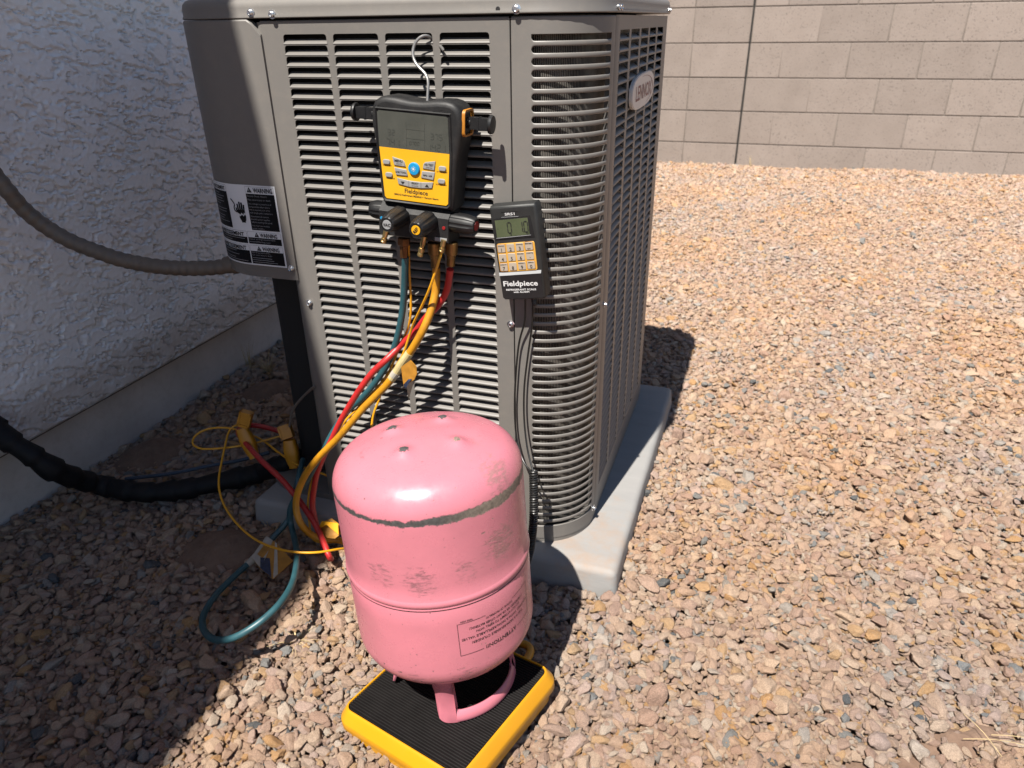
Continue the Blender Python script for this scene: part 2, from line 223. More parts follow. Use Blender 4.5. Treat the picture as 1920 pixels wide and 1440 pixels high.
def stone_mat():
    m = bpy.data.materials.new('crushed_granite'); t, n, l, p = nodes(m)
    oi = n.new('ShaderNodeObjectInfo'); tc = n.new('ShaderNodeTexCoord')
    off = n.new('ShaderNodeVectorMath'); off.operation = 'MULTIPLY_ADD'
    cmb = n.new('ShaderNodeCombineXYZ')
    for i in range(3): l.new(oi.outputs['Random'], cmb.inputs[i])
    off.inputs[1].default_value = (37, 51, 73)
    l.new(cmb.outputs[0], off.inputs[0]); l.new(tc.outputs['Object'], off.inputs[2])
    cr = n.new('ShaderNodeValToRGB'); cr.color_ramp.interpolation = 'CONSTANT'
    cols = [(0.0, (0.315, 0.216, 0.156)), (0.14, (0.345, 0.240, 0.172)), (0.27, (0.296, 0.206, 0.160)), (0.40, (0.328, 0.244, 0.190)), (0.50, (0.360, 0.265, 0.195)),
            (0.63, (0.335, 0.218, 0.122)), (0.685, (0.280, 0.184, 0.138)), (0.755, (0.325, 0.238, 0.198)), (0.835, (0.350, 0.288, 0.235)), (0.905, (0.252, 0.226, 0.202)), (0.945, (0.330, 0.195, 0.092)), (0.972, (0.155, 0.155, 0.152)), (0.990, (0.080, 0.085, 0.090))]
    e = cr.color_ramp.elements
    e[0].position = 0; e[0].color = (*cols[0][1], 1); e[1].position = cols[1][0]; e[1].color = (*cols[1][1], 1)
    for pos, c in cols[2:]:
        x = e.new(pos); x.color = (*c, 1)
    l.new(oi.outputs['Random'], cr.inputs[0])
    # mineral grain: pale feldspar and dark mica flecks
    g1 = n.new('ShaderNodeTexNoise'); g1.inputs['Scale'].default_value = 5.5; g1.inputs['Detail'].default_value = 7; g1.inputs['Roughness'].default_value = 0.85
    l.new(off.outputs[0], g1.inputs['Vector'])
    r1 = n.new('ShaderNodeMapRange'); r1.inputs['From Min'].default_value = 0.3; r1.inputs['From Max'].default_value = 0.72
    r1.inputs['To Min'].default_value = 0.48; r1.inputs['To Max'].default_value = 1.50
    l.new(g1.outputs['Fac'], r1.inputs['Value'])
    mx = n.new('ShaderNodeMix'); mx.data_type = 'RGBA'; mx.blend_type = 'MULTIPLY'; mx.inputs['Factor'].default_value = 1
    l.new(cr.outputs[0], mx.inputs['A']); l.new(r1.outputs['Result'], mx.inputs['B'])
    # broad drifts of warmer and paler stone over the yard
    ge = n.new('ShaderNodeNewGeometry'); gl = n.new('ShaderNodeTexNoise'); gl.inputs['Scale'].default_value = 2.6; gl.inputs['Detail'].default_value = 3
    l.new(ge.outputs['Position'], gl.inputs['Vector'])
    cg_ = n.new('ShaderNodeValToRGB'); cg_.color_ramp.elements[0].position = 0.33; cg_.color_ramp.elements[1].position = 0.67
    cg_.color_ramp.elements[0].color = (1.08, 0.98, 0.86, 1); cg_.color_ramp.elements[1].color = (0.96, 1.0, 1.06, 1)
    l.new(gl.outputs['Fac'], cg_.inputs[0])
    md_ = n.new('ShaderNodeMix'); md_.data_type = 'RGBA'; md_.blend_type = 'MULTIPLY'; md_.inputs['Factor'].default_value = 1
    l.new(mx.outputs['Result'], md_.inputs['A']); l.new(cg_.outputs[0], md_.inputs['B']); mx = md_
    g2 = n.new('ShaderNodeTexNoise'); g2.inputs['Scale'].default_value = 7; g2.inputs['Detail'].default_value = 4
    l.new(off.outputs[0], g2.inputs['Vector'])
    r2 = n.new('ShaderNodeMapRange'); r2.inputs['From Min'].default_value = 0.60; r2.inputs['From Max'].default_value = 0.68; r2.inputs['To Max'].default_value = 0.6
    l.new(g2.outputs['Fac'], r2.inputs['Value'])
    m2 = n.new('ShaderNodeMix'); m2.data_type = 'RGBA'; l.new(r2.outputs['Result'], m2.inputs['Factor'])
    l.new(mx.outputs['Result'], m2.inputs['A']); m2.inputs['B'].default_value = (0.34, 0.275, 0.215, 1)
    l.new(m2.outputs['Result'], p.inputs['Base Color'])
    p.inputs['Roughness'].default_value = 0.85; p.inputs['Specular IOR Level'].default_value = 0.3
    b = n.new('ShaderNodeBump'); b.inputs['Strength'].default_value = 1.0; b.inputs['Distance'].default_value = 0.0035
    l.new(g1.outputs['Fac'], b.inputs['Height']); l.new(b.outputs['Normal'], p.inputs['Normal'])
    return m
M['stone'] = stone_mat()

def soil_mat():
    m = bpy.data.materials.new('reddish_soil'); t, n, l, p = nodes(m)
    tc = n.new('ShaderNodeTexCoord')
    a = n.new('ShaderNodeTexNoise'); a.inputs['Scale'].default_value = 30; a.inputs['Detail'].default_value = 10; a.inputs['Roughness'].default_value = 0.7
    l.new(tc.outputs['Object'], a.inputs['Vector'])
    cr = n.new('ShaderNodeValToRGB'); cr.color_ramp.elements[0].position = 0.3; cr.color_ramp.elements[1].position = 0.75
    cr.color_ramp.elements[0].color = (0.105, 0.062, 0.042, 1); cr.color_ramp.elements[1].color = (0.20, 0.130, 0.090, 1)
    l.new(a.outputs['Fac'], cr.inputs[0]); l.new(cr.outputs[0], p.inputs['Base Color']); p.inputs['Roughness'].default_value = 0.95
    b = n.new('ShaderNodeBump'); b.inputs['Strength'].default_value = 0.8; b.inputs['Distance'].default_value = 0.01
    l.new(a.outputs['Fac'], b.inputs['Height']); l.new(b.outputs['Normal'], p.inputs['Normal'])
    return m
M['soil'] = soil_mat()

def masonry_mat(name, c0, c1, pits=0.5):
    m = bpy.data.materials.new(name); t, n, l, p = nodes(m)
    tc = n.new('ShaderNodeTexCoord'); oi = n.new('ShaderNodeObjectInfo')
    cmb = n.new('ShaderNodeCombineXYZ')
    for i in range(3): l.new(oi.outputs['Random'], cmb.inputs[i])
    off = n.new('ShaderNodeVectorMath'); off.operation = 'MULTIPLY_ADD'; off.inputs[1].default_value = (13, 29, 41)
    l.new(cmb.outputs[0], off.inputs[0]); l.new(tc.outputs['Object'], off.inputs[2])
    a = n.new('ShaderNodeTexNoise'); a.inputs['Scale'].default_value = 7; a.inputs['Detail'].default_value = 9; a.inputs['Roughness'].default_value = 0.65
    l.new(off.outputs[0], a.inputs['Vector'])
    cr = n.new('ShaderNodeValToRGB'); cr.color_ramp.elements[0].position = 0.3; cr.color_ramp.elements[1].position = 0.7
    cr.color_ramp.elements[0].color = (*c0, 1); cr.color_ramp.elements[1].color = (*c1, 1)
    l.new(a.outputs['Fac'], cr.inputs[0])
    rb = n.new('ShaderNodeMapRange'); rb.inputs['To Min'].default_value = 0.91; rb.inputs['To Max'].default_value = 1.07
    l.new(oi.outputs['Random'], rb.inputs['Value'])
    mx = n.new('ShaderNodeMix'); mx.data_type = 'RGBA'; mx.blend_type = 'MULTIPLY'; mx.inputs['Factor'].default_value = 1
    l.new(cr.outputs[0], mx.inputs['A']); l.new(rb.outputs['Result'], mx.inputs['B'])
    v = n.new('ShaderNodeTexNoise'); v.inputs['Scale'].default_value = 120; v.inputs['Detail'].default_value = 3
    l.new(off.outputs[0], v.inputs['Vector'])
    rp = n.new('ShaderNodeMapRange'); rp.inputs['From Min'].default_value = 0.30; rp.inputs['From Max'].default_value = 0.40; rp.inputs['To Min'].default_value = 1 - pits; rp.inputs['To Max'].default_value = 1
    l.new(v.outputs['Fac'], rp.inputs['Value'])
    m2 = n.new('ShaderNodeMix'); m2.data_type = 'RGBA'; m2.blend_type = 'MULTIPLY'; m2.inputs['Factor'].default_value = 1
    l.new(mx.outputs['Result'], m2.inputs['A']); l.new(rp.outputs['Result'], m2.inputs['B'])
    l.new(m2.outputs['Result'], p.inputs['Base Color']); p.inputs['Roughness'].default_value = 0.92
    b = n.new('ShaderNodeBump'); b.inputs['Strength'].default_value = 0.5; b.inputs['Distance'].default_value = 0.002
    l.new(v.outputs['Fac'], b.inputs['Height']); l.new(b.outputs['Normal'], p.inputs['Normal'])
    return m
M['block'] = masonry_mat('grey_block', (0.204, 0.168, 0.146), (0.236, 0.197, 0.173))

def pad_mat():
    m = bpy.data.materials.new('pad_concrete'); t, n, l, p = nodes(m)
    tc = n.new('ShaderNodeTexCoord')
    a = n.new('ShaderNodeTexNoise'); a.inputs['Scale'].default_value = 10; a.inputs['Detail'].default_value = 9; a.inputs['Roughness'].default_value = 0.6
    mp = n.new('ShaderNodeMapping'); mp.inputs['Scale'].default_value = (0.5, 3.0, 2.0)
    l.new(tc.outputs['Object'], mp.inputs[0]); l.new(mp.outputs[0], a.inputs['Vector'])
    cr = n.new('ShaderNodeValToRGB'); cr.color_ramp.elements[0].position = 0.3; cr.color_ramp.elements[1].position = 0.7
    cr.color_ramp.elements[0].color = (0.188, 0.184, 0.180, 1); cr.color_ramp.elements[1].color = (0.214, 0.208, 0.201, 1)
    l.new(a.outputs['Fac'], cr.inputs[0])
    # rust blotches on the top, near the front corner and along the edge
    s = n.new('ShaderNodeTexNoise'); s.inputs['Scale'].default_value = 16; s.inputs['Detail'].default_value = 7; s.inputs['Roughness'].default_value = 0.7
    l.new(tc.outputs['Object'], s.inputs['Vector'])
    d = n.new('ShaderNodeVectorMath'); d.operation = 'DISTANCE'; l.new(tc.outputs['Object'], d.inputs[0]); d.inputs[1].default_value = (0.005, 0.03, 0.0)
    rd = n.new('ShaderNodeMapRange'); rd.inputs['From Min'].default_value = 0.04; rd.inputs['From Max'].default_value = 0.22; rd.inputs['To Min'].default_value = 0.17; rd.inputs['To Max'].default_value = -0.05
    l.new(d.outputs['Value'], rd.inputs['Value'])
    su = n.new('ShaderNodeMath'); su.operation = 'ADD'; l.new(s.outputs['Fac'], su.inputs[0]); l.new(rd.outputs['Result'], su.inputs[1])
    rs = n.new('ShaderNodeMapRange'); rs.inputs['From Min'].default_value = 0.56; rs.inputs['From Max'].default_value = 0.80; rs.inputs['To Max'].default_value = 0.42
    l.new(su.outputs[0], rs.inputs['Value'])
    mx = n.new('ShaderNodeMix'); mx.data_type = 'RGBA'; l.new(rs.outputs['Result'], mx.inputs['Factor']); l.new(cr.outputs[0], mx.inputs['A'])
    mx.inputs['B'].default_value = (0.25, 0.145, 0.075, 1)
    l.new(mx.outputs['Result'], p.inputs['Base Color']); p.inputs['Roughness'].default_value = 0.8
    nb = n.new('ShaderNodeTexNoise'); nb.inputs['Scale'].default_value = 90; nb.inputs['Detail'].default_value = 5
    l.new(mp.outputs[0], nb.inputs['Vector'])
    b = n.new('ShaderNodeBump'); b.inputs['Strength'].default_value = 0.25; b.inputs['Distance'].default_value = 0.002
    l.new(nb.outputs['Fac'], b.inputs['Height']); l.new(b.outputs['Normal'], p.inputs['Normal'])
    return m
M['pad'] = pad_mat()

def stucco_mat():
    m = bpy.data.materials.new('painted_stucco'); t, n, l, p = nodes(m)
    tc = n.new('ShaderNodeTexCoord')
    a = n.new('ShaderNodeTexNoise'); a.inputs['Scale'].default_value = 4; a.inputs['Detail'].default_value = 6
    l.new(tc.outputs['Object'], a.inputs['Vector'])
    cr = n.new('ShaderNodeValToRGB'); cr.color_ramp.elements[0].color = (0.61, 0.60, 0.60, 1); cr.color_ramp.elements[1].color = (0.71, 0.70, 0.70, 1)
    cr.color_ramp.elements[0].position = 0.3; cr.color_ramp.elements[1].position = 0.7
    l.new(a.outputs['Fac'], cr.inputs[0])
    # soil splash along the bottom edge
    sz = n.new('ShaderNodeSeparateXYZ'); l.new(tc.outputs['Object'], sz.inputs[0])
    rz = n.new('ShaderNodeMapRange'); rz.inputs['From Min'].default_value = 0.165; rz.inputs['From Max'].default_value = 0.26; rz.inputs['To Min'].default_value = 0.42; rz.inputs['To Max'].default_value = -0.25
    l.new(sz.outputs['Z'], rz.inputs['Value'])
    ns = n.new('ShaderNodeTexNoise'); ns.inputs['Scale'].default_value = 26; ns.inputs['Detail'].default_value = 8; ns.inputs['Roughness'].default_value = 0.75; l.new(tc.outputs['Object'], ns.inputs['Vector'])
    ads = n.new('ShaderNodeMath'); ads.operation = 'MULTIPLY_ADD'; ads.inputs[1].default_value = 0.8; l.new(ns.outputs['Fac'], ads.inputs[0]); l.new(rz.outputs['Result'], ads.inputs[2])
    rs_ = n.new('ShaderNodeMapRange'); rs_.inputs['From Min'].default_value = 0.45; rs_.inputs['From Max'].default_value = 0.95; rs_.inputs['To Max'].default_value = 0.65
    l.new(ads.outputs[0], rs_.inputs['Value'])
    ms = n.new('ShaderNodeMix'); ms.data_type = 'RGBA'; l.new(rs_.outputs['Result'], ms.inputs['Factor']); l.new(cr.outputs[0], ms.inputs['A']); ms.inputs['B'].default_value = (0.33, 0.25, 0.19, 1)
    l.new(ms.outputs['Result'], p.inputs['Base Color'])
    p.inputs['Roughness'].default_value = 0.75
    nb = n.new('ShaderNodeTexNoise'); nb.inputs['Scale'].default_value = 160; nb.inputs['Detail'].default_value = 5
    l.new(tc.outputs['Object'], nb.inputs['Vector'])
    b = n.new('ShaderNodeBump'); b.inputs['Strength'].default_value = 0.25; b.inputs['Distance'].default_value = 0.002
    l.new(nb.outputs['Fac'], b.inputs['Height']); l.new(b.outputs['Normal'], p.inputs['Normal'])
    return m
M['stucco'] = stucco_mat()
M['found'] = pm('foundation_paint', (0.78, 0.70, 0.65), 0.85, 0, 0.16, 6, 0.25, 90, dust=0.35, dustcol=(0.48, 0.36, 0.29))

def jug_mat():
    """glossy pink enamel with a ring worn to bare metal, scuffs and chips (tank-local coordinates, axis = z)"""
    m = bpy.data.materials.new('pink_enamel'); t, n, l, p = nodes(m)
    tc = n.new('ShaderNodeTexCoord'); o = tc.outputs['Object']
    sp = n.new('ShaderNodeSeparateXYZ'); l.new(o, sp.inputs[0])
    def math_(op, a, b=None, c=None):
        k = n.new('ShaderNodeMath'); k.operation = op
        for i, v in enumerate((a, b, c)):
            if v is None: continue
            if isinstance(v, (int, float)): k.inputs[i].default_value = v
            else: l.new(v, k.inputs[i])
        return k.outputs[0]
    def noise_(scale, detail=6, rough=0.6, vec=None):
        k = n.new('ShaderNodeTexNoise'); k.inputs['Scale'].default_value = scale; k.inputs['Detail'].default_value = detail; k.inputs['Roughness'].default_value = rough
        l.new(vec or o, k.inputs['Vector']); return k.outputs['Fac']
    def ramp(v, a, b, lo=0.0, hi=1.0):
        k = n.new('ShaderNodeMapRange'); k.inputs['From Min'].default_value = a; k.inputs['From Max'].default_value = b
        k.inputs['To Min'].default_value = lo; k.inputs['To Max'].default_value = hi
        l.new(v, k.inputs['Value']); return k.outputs['Result']
    z = sp.outputs['Z']
    # worn ring
    wob = math_('MULTIPLY', math_('SUBTRACT', noise_(75, 9, 0.82), 0.5), 0.017)
    wob2 = math_('MULTIPLY', math_('SUBTRACT', noise_(7, 2), 0.5), 0.010)
    ang = math_('ARCTAN2', sp.outputs['Y'], sp.outputs['X'])
    wid = ramp(math_('ABSOLUTE', math_('SUBTRACT', ang, -0.35)), 0.0, 1.3, 0.0078, 0.0036)
    dz = math_('ABSOLUTE', math_('ADD', math_('SUBTRACT', z, 0.1395), math_('ADD', wob, wob2)))
    ring = ramp(math_('SUBTRACT', wid, dz), 0.0, 0.0012)
    # scuff patches: streaky noise within soft balls
    cyl = n.new('ShaderNodeCombineXYZ'); l.new(math_('MULTIPLY', ang, 7.5), cyl.inputs[0]); l.new(math_('MULTIPLY', z, 190), cyl.inputs[1])
    l.new(math_('MULTIPLY', math_('SQRT', math_('ADD', math_('POWER', sp.outputs['X'], 2.0), math_('POWER', sp.outputs['Y'], 2.0))), 170), cyl.inputs[2])
    st = noise_(1.3, 11, 0.82, cyl.outputs[0])
    def patch(c, r, th):
        d = n.new('ShaderNodeVectorMath'); d.operation = 'DISTANCE'; l.new(o, d.inputs[0]); d.inputs[1].default_value = c
        f = ramp(d.outputs['Value'], r * 0.2, r, 0.22, -0.1)
        return ramp(math_('ADD', st, f), th, th + 0.10)
    def at(a, s, r=0.1205): return (r * math.cos(math.radians(a)), r * math.sin(math.radians(a)), s)
    pt = patch(at(-22, 0.080), 0.062, 0.645)
    for q in (patch(at(-16, 0.165, 0.110), 0.055, 0.655), patch(at(-75, 0.058), 0.060, 0.70), patch(at(-98, 0.064), 0.055, 0.70), patch(at(-48, 0.066), 0.05, 0.71), patch(at(-115, -0.095, .110), 0.05, 0.69), patch(at(-85, -0.098, .110), 0.05, 0.70), patch(at(-55, -0.095, .112), 0.05, 0.69), patch((-0.02, 0.03, .198), 0.03, 0.72), patch((-0.06, -0.05, .188), 0.04, 0.74), patch((0.07, 0.0, .190), 0.03, 0.74)):
        pt = math_('MAXIMUM', pt, q)
    # chips on the four pressed bumps
    chip = noise_(150, 5, 0.7)
    bm_ = None
    for c in P['bumps']:
        d = n.new('ShaderNodeVectorMath'); d.operation = 'DISTANCE'; l.new(o, d.inputs[0]); d.inputs[1].default_value = (c[0], c[1], 0.2035)
        f = ramp(math_('ADD', d.outputs['Value'], math_('MULTIPLY', math_('SUBTRACT', chip, 0.5), 0.024)), 0.0074, 0.0088, 1, 0)
        bm_ = f if bm_ is None else math_('MAXIMUM', bm_, f)
    # fine speckle of chips, and streaks
    spk = ramp(noise_(210, 2, 0.5), 0.725, 0.75)
    low = ramp(z, -0.060, -0.095, 0, 0.10)
    spk2 = ramp(math_('ADD', noise_(170, 3, 0.6), low), 0.73, 0.76)
    spk = math_('MAXIMUM', math_('MULTIPLY', spk, 0.8), spk2)
    worn = math_('MAXIMUM', math_('MAXIMUM', ring, bm_), math_('MAXIMUM', math_('MULTIPLY', pt, 0.55), spk))
    # bare metal: dark oxide in front, sandy grey where it is rubbed on the right
    cr = n.new('ShaderNodeMix'); cr.data_type = 'RGBA'
    l.new(ramp(math_('ABSOLUTE', math_('SUBTRACT', ang, -0.3)), 0.25, 0.75, 0.9, 0.0), cr.inputs['Factor'])
    cr.inputs['A'].default_value = (0.042, 0.040, 0.039, 1); cr.inputs['B'].default_value = (0.145, 0.115, 0.09, 1)
    cm = n.new('ShaderNodeMix'); cm.data_type = 'RGBA'; cm.blend_type = 'MULTIPLY'; cm.inputs['Factor'].default_value = 1
    l.new(cr.outputs['Result'], cm.inputs['A']); l.new(ramp(noise_(220, 6, 0.8), 0.3, 0.7, 0.45, 1.6), cm.inputs['B'])
    pk = n.new('ShaderNodeMix'); pk.data_type = 'RGBA'
    l.new(ramp(noise_(18, 6), 0.35, 0.75), pk.inputs['Factor'])
    pk.inputs['A'].default_value = (0.420, 0.136, 0.170, 1); pk.inputs['B'].default_value = (0.365, 0.124, 0.153, 1)
    fx = n.new('ShaderNodeMix'); fx.data_type = 'RGBA'; l.new(worn, fx.inputs['Factor'])
    l.new(pk.outputs['Result'], fx.inputs['A']); l.new(cm.outputs['Result'], fx.inputs['B'])
    l.new(fx.outputs['Result'], p.inputs['Base Color'])
    l.new(math_('ADD', ramp(worn, 0, 1, 0.25, 0.55), ramp(noise_(40, 8, 0.75), 0.40, 0.75, 0.0, 0.24)), p.inputs['Roughness'])
    p.inputs['Coat Weight'].default_value = 0.0
    b = n.new('ShaderNodeBump'); b.inputs['Strength'].default_value = 0.35; b.inputs['Distance'].default_value = 0.0012
    hh = math_('SUBTRACT', math_('ADD', math_('MULTIPLY', noise_(26, 4), 0.5), math_('MULTIPLY', noise_(9, 2), 1.2)), worn)
    l.new(hh, b.inputs['Height']); l.new(b.outputs['Normal'], p.inputs['Normal'])
    return m
M['jug'] = jug_mat()
M['pink'] = pm('pink_handle', (0.72, 0.225, 0.285), 0.3, 0, 0.05, 18, dust=0.08, dustcol=(0.2, 0.12, 0.12))

# ------------------------------------------------------------------ geometry helpers
class MB:
    """collects vertices and faces of ONE mesh object"""
    def __init__(s): s.v = []; s.f = []; s.m = []; s.mats = []
    def mi(s, mat):
        if mat not in s.mats: s.mats.append(mat)
        return s.mats.index(mat)
    def add(s, vs, fs, mat=None):
        b = len(s.v); s.v += [tuple(x) for x in vs]; i = s.mi(mat)
        for f in fs: s.f.append(tuple(b + k for k in f)); s.m.append(i)
    def box(s, a, b, mat=None):
        x0, y0, z0 = a; x1, y1, z1 = b
        s.add([(x0, y0, z0), (x1, y0, z0), (x1, y1, z0), (x0, y1, z0), (x0, y0, z1), (x1, y0, z1), (x1, y1, z1), (x0, y1, z1)],
              [(0, 3, 2, 1), (4, 5, 6, 7), (0, 1, 5, 4), (1, 2, 6, 5), (2, 3, 7, 6), (3, 0, 4, 7)], mat)
    def tube(s, pts, r, n=10, mat=None, cap=True):
        pts = [Vector(p) for p in pts]; rs = r if isinstance(r, (list, tuple)) else [r] * len(pts)
        T = [(pts[min(i + 1, len(pts) - 1)] - pts[max(i - 1, 0)]).normalized() for i in range(len(pts))]
        nrm = T[0].orthogonal().normalized(); vs = []
        for i, p in enumerate(pts):
            nrm = (nrm - T[i] * nrm.dot(T[i])).normalized(); bi = T[i].cross(nrm)
            for k in range(n):
                a = 2 * math.pi * k / n
                vs.append(p + (nrm * math.cos(a) + bi * math.sin(a)) * rs[i])
        fs = [(i * n + k, i * n + (k + 1) % n, (i + 1) * n + (k + 1) % n, (i + 1) * n + k) for i in range(len(pts) - 1) for k in range(n)]
        if cap: fs += [tuple(range(n))[::-1], tuple((len(pts) - 1) * n + k for k in range(n))]
        s.add(vs, fs, mat)
    def lathe(s, prof, n=32, mat=None, o=(0, 0, 0), ax=(0, 0, 1), cap=True):
        ax = Vector(ax).normalized(); e = ax.orthogonal().normalized(); g = ax.cross(e); o = Vector(o); vs = []
        for r, h in prof:
            for k in range(n):
                a = 2 * math.pi * k / n; vs.append(o + ax * h + (e * math.cos(a) + g * math.sin(a)) * r)
        m = len(prof)
        fs = [(i * n + k, i * n + (k + 1) % n, (i + 1) * n + (k + 1) % n, (i + 1) * n + k) for i in range(m - 1) for k in range(n)]
        if cap: fs += [tuple(range(n))[::-1], tuple((m - 1) * n + k for k in range(n))]
        s.add(vs, fs, mat)
    def poly(s, pts, h0, h1, fn, mat=None, side=True):
        """outline pts (u,v) from depth h0 to h1, placed by fn(u,v,h)"""
        n = len(pts)
        vs = [fn(u, v, h0) for u, v in pts] + [fn(u, v, h1) for u, v in pts]
        fs = [tuple(range(n))]
        if side: fs += [(i, i + n, (i + 1) % n + n, (i + 1) % n) for i in range(n)]
        s.add(vs, fs, mat)
    def mesh(s, name, smooth=True, angle=35):
        me = bpy.data.meshes.new(name); me.from_pydata(s.v, [], s.f)
        for m in s.mats: me.materials.append(m)
        me.polygons.foreach_set('material_index', s.m)
        bm = bmesh.new(); bm.from_mesh(me); bmesh.ops.recalc_face_normals(bm, faces=bm.faces)
        for f in bm.faces: f.smooth = smooth
        if smooth:
            lim = math.radians(angle)
            for e in bm.edges:
                if len(e.link_faces) == 2 and e.calc_face_angle(0) > lim: e.smooth = False
        bm.to_mesh(me); bm.free(); me.update()
        return me

def link(name, me, parent=None, loc=None, rot=None):
    o = bpy.data.objects.new(name, me); C.objects.link(o)
    if loc is not None: o.location = loc
    if rot is not None: o.rotation_euler = rot
    if parent is not None:
        o.parent = parent
    return o

class Thing:
    pass

def thing(name, label, cat, loc=(0, 0, 0), rot=None, group=None, mat4=None):
    o = bpy.data.objects.new(name, None); C.objects.link(o); o.empty_display_size = 0.05
    if mat4 is not None: o.matrix_world = mat4; o['_m'] = 0
    else:
        o.location = loc
        if rot is not None: o.rotation_euler = rot
    o['label'] = label; o['category'] = cat
    if group: o['group'] = group
    return o

def part(name, mb, parent, world=False, smooth=True, angle=35, label=None):
    """mesh child; world=True: coordinates were given in world space, the parent being an unrotated Empty"""
    me = mb.mesh(name, smooth, angle) if isinstance(mb, MB) else mb
    o = link(name, me, parent)
    if world: o.location = -Vector(parent.location)
    if label: o['label'] = label
    return o

def tag(o, label, cat, group=None):
    o['label'] = label; o['category'] = cat
    if group: o['group'] = group
    return o

def bevelbox(a, b, r, seg=2, mat=None, name='m', smooth=True):
    bm = bmesh.new(); mb = MB(); mb.box(a, b, mat)
    me = bpy.data.meshes.new(name); me.from_pydata(mb.v, [], mb.f); me.materials.append(mat)
    bm.from_mesh(me); bmesh.ops.bevel(bm, geom=list(bm.edges), offset=r, segments=seg, profile=0.5, affect='EDGES')
    bmesh.ops.recalc_face_normals(bm, faces=bm.faces)
    for f in bm.faces: f.smooth = smooth and f.calc_area() < 0.004
    bm.to_mesh(me); bm.free()
    return me

def prism(outline, y0, y1, r, seg=2, mat=None, name='m', front_only=True, fn=None):
    """outline in (u,v); front face at y0 (towards the viewer), back at y1; front rim rounded by r"""
    bm = bmesh.new()
    fr = [bm.verts.new((u, y0, v)) for u, v in outline]; bk = [bm.verts.new((u, y1, v)) for u, v in outline]
    n = len(outline)
    f0 = bm.faces.new(fr); bm.faces.new(bk[::-1])
    for i in range(n): bm.faces.new((fr[i], bk[i], bk[(i + 1) % n], fr[(i + 1) % n]))
    bmesh.ops.recalc_face_normals(bm, faces=bm.faces)
    if r > 0: bmesh.ops.bevel(bm, geom=list(f0.edges), offset=r, segments=seg, profile=0.5, affect='EDGES')
    me = bpy.data.meshes.new(name); 
    amax = max(f.calc_area() for f in bm.faces)
    for f in bm.faces: f.smooth = f.calc_area() < 0.5 * amax
    for e in bm.edges:
        if len(e.link_faces) == 2 and e.calc_face_angle(0) > 0.75: e.smooth = False
    if fn is not None:
        for v in bm.verts: v.co = fn(*v.co)
    bm.to_mesh(me); bm.free(); me.materials.append(mat)
    return me

def spline(pts, step=0.006):
    P_ = [Vector(p) for p in pts]; out = []
    for i in range(len(P_) - 1):
        p0 = P_[max(i - 1, 0)]; p1 = P_[i]; p2 = P_[i + 1]; p3 = P_[min(i + 2, len(P_) - 1)]
        k = max(2, int((p2 - p1).length / step))
        for j in range(k):
            t = j / k
            out.append(0.5 * ((2 * p1) + (p2 - p0) * t + (2 * p0 - 5 * p1 + 4 * p2 - p3) * t * t + (3 * p1 - p0 - 3 * p2 + p3) * t ** 3))
    out.append(P_[-1])
    for _ in range(2):
        out = [out[0]] + [(out[i - 1] + out[i] * 2 + out[i + 1]) / 4 for i in range(1, len(out) - 1)] + [out[-1]]
    return out

def rrect(u0, u1, v0, v1, r, n=4):
    out = []
    for cx, cy, a0 in ((u1 - r, v1 - r, 0), (u0 + r, v1 - r, 90), (u0 + r, v0 + r, 180), (u1 - r, v0 + r, 270)):
        for k in range(n + 1):
            a = math.radians(a0 + 90 * k / n); out.append((cx + r * math.cos(a), cy + r * math.sin(a)))
    return out

_tc = {}
def text2d(body, size, align='CENTER', bold=0.0, sx=1.0, shear=0.0):
    key = (body, bold, shear)
    if key not in _tc:
        cu = bpy.data.curves.new('t', 'FONT'); cu.body = body; cu.size = 1.0; cu.offset = bold; cu.resolution_u = 2; cu.shear = shear
        ob = bpy.data.objects.new('t', cu); C.objects.link(ob)
        dg = bpy.context.evaluated_depsgraph_get(); me = ob.evaluated_get(dg).to_mesh()
        vs = [tuple(v.co) for v in me.vertices]; fs = [tuple(p.vertices) for p in me.polygons]
        ob.evaluated_get(dg).to_mesh_clear(); bpy.data.objects.remove(ob); bpy.data.curves.remove(cu)
        _tc[key] = (vs, fs)
    vs, fs = _tc[key]
    if not vs: return [], []
    xs = [v[0] for v in vs]; w0, w1 = min(xs), max(xs)
    off = {'CENTER': (w0 + w1) / 2, 'LEFT': w0, 'RIGHT': w1}[align]
    return [((v[0] - off) * size * sx, v[1] * size) for v in vs], fs

def put_text(mb, body, size, u, v, fn, mat, align='CENTER', bold=0.0, sx=1.0, rot=0.0, width=None, shear=0.0):
    vs, fs = text2d(body, size, align, bold, sx, shear)
    if not vs: return
    if width:
        cw = max(a[0] for a in vs) - min(a[0] for a in vs); k = width / cw
        vs = [(a * k, b) for a, b in vs]
    c, s = math.cos(rot), math.sin(rot)
    mb.add([fn(u + a * c - b * s, v + a * s + b * c) for a, b in vs], fs, mat)

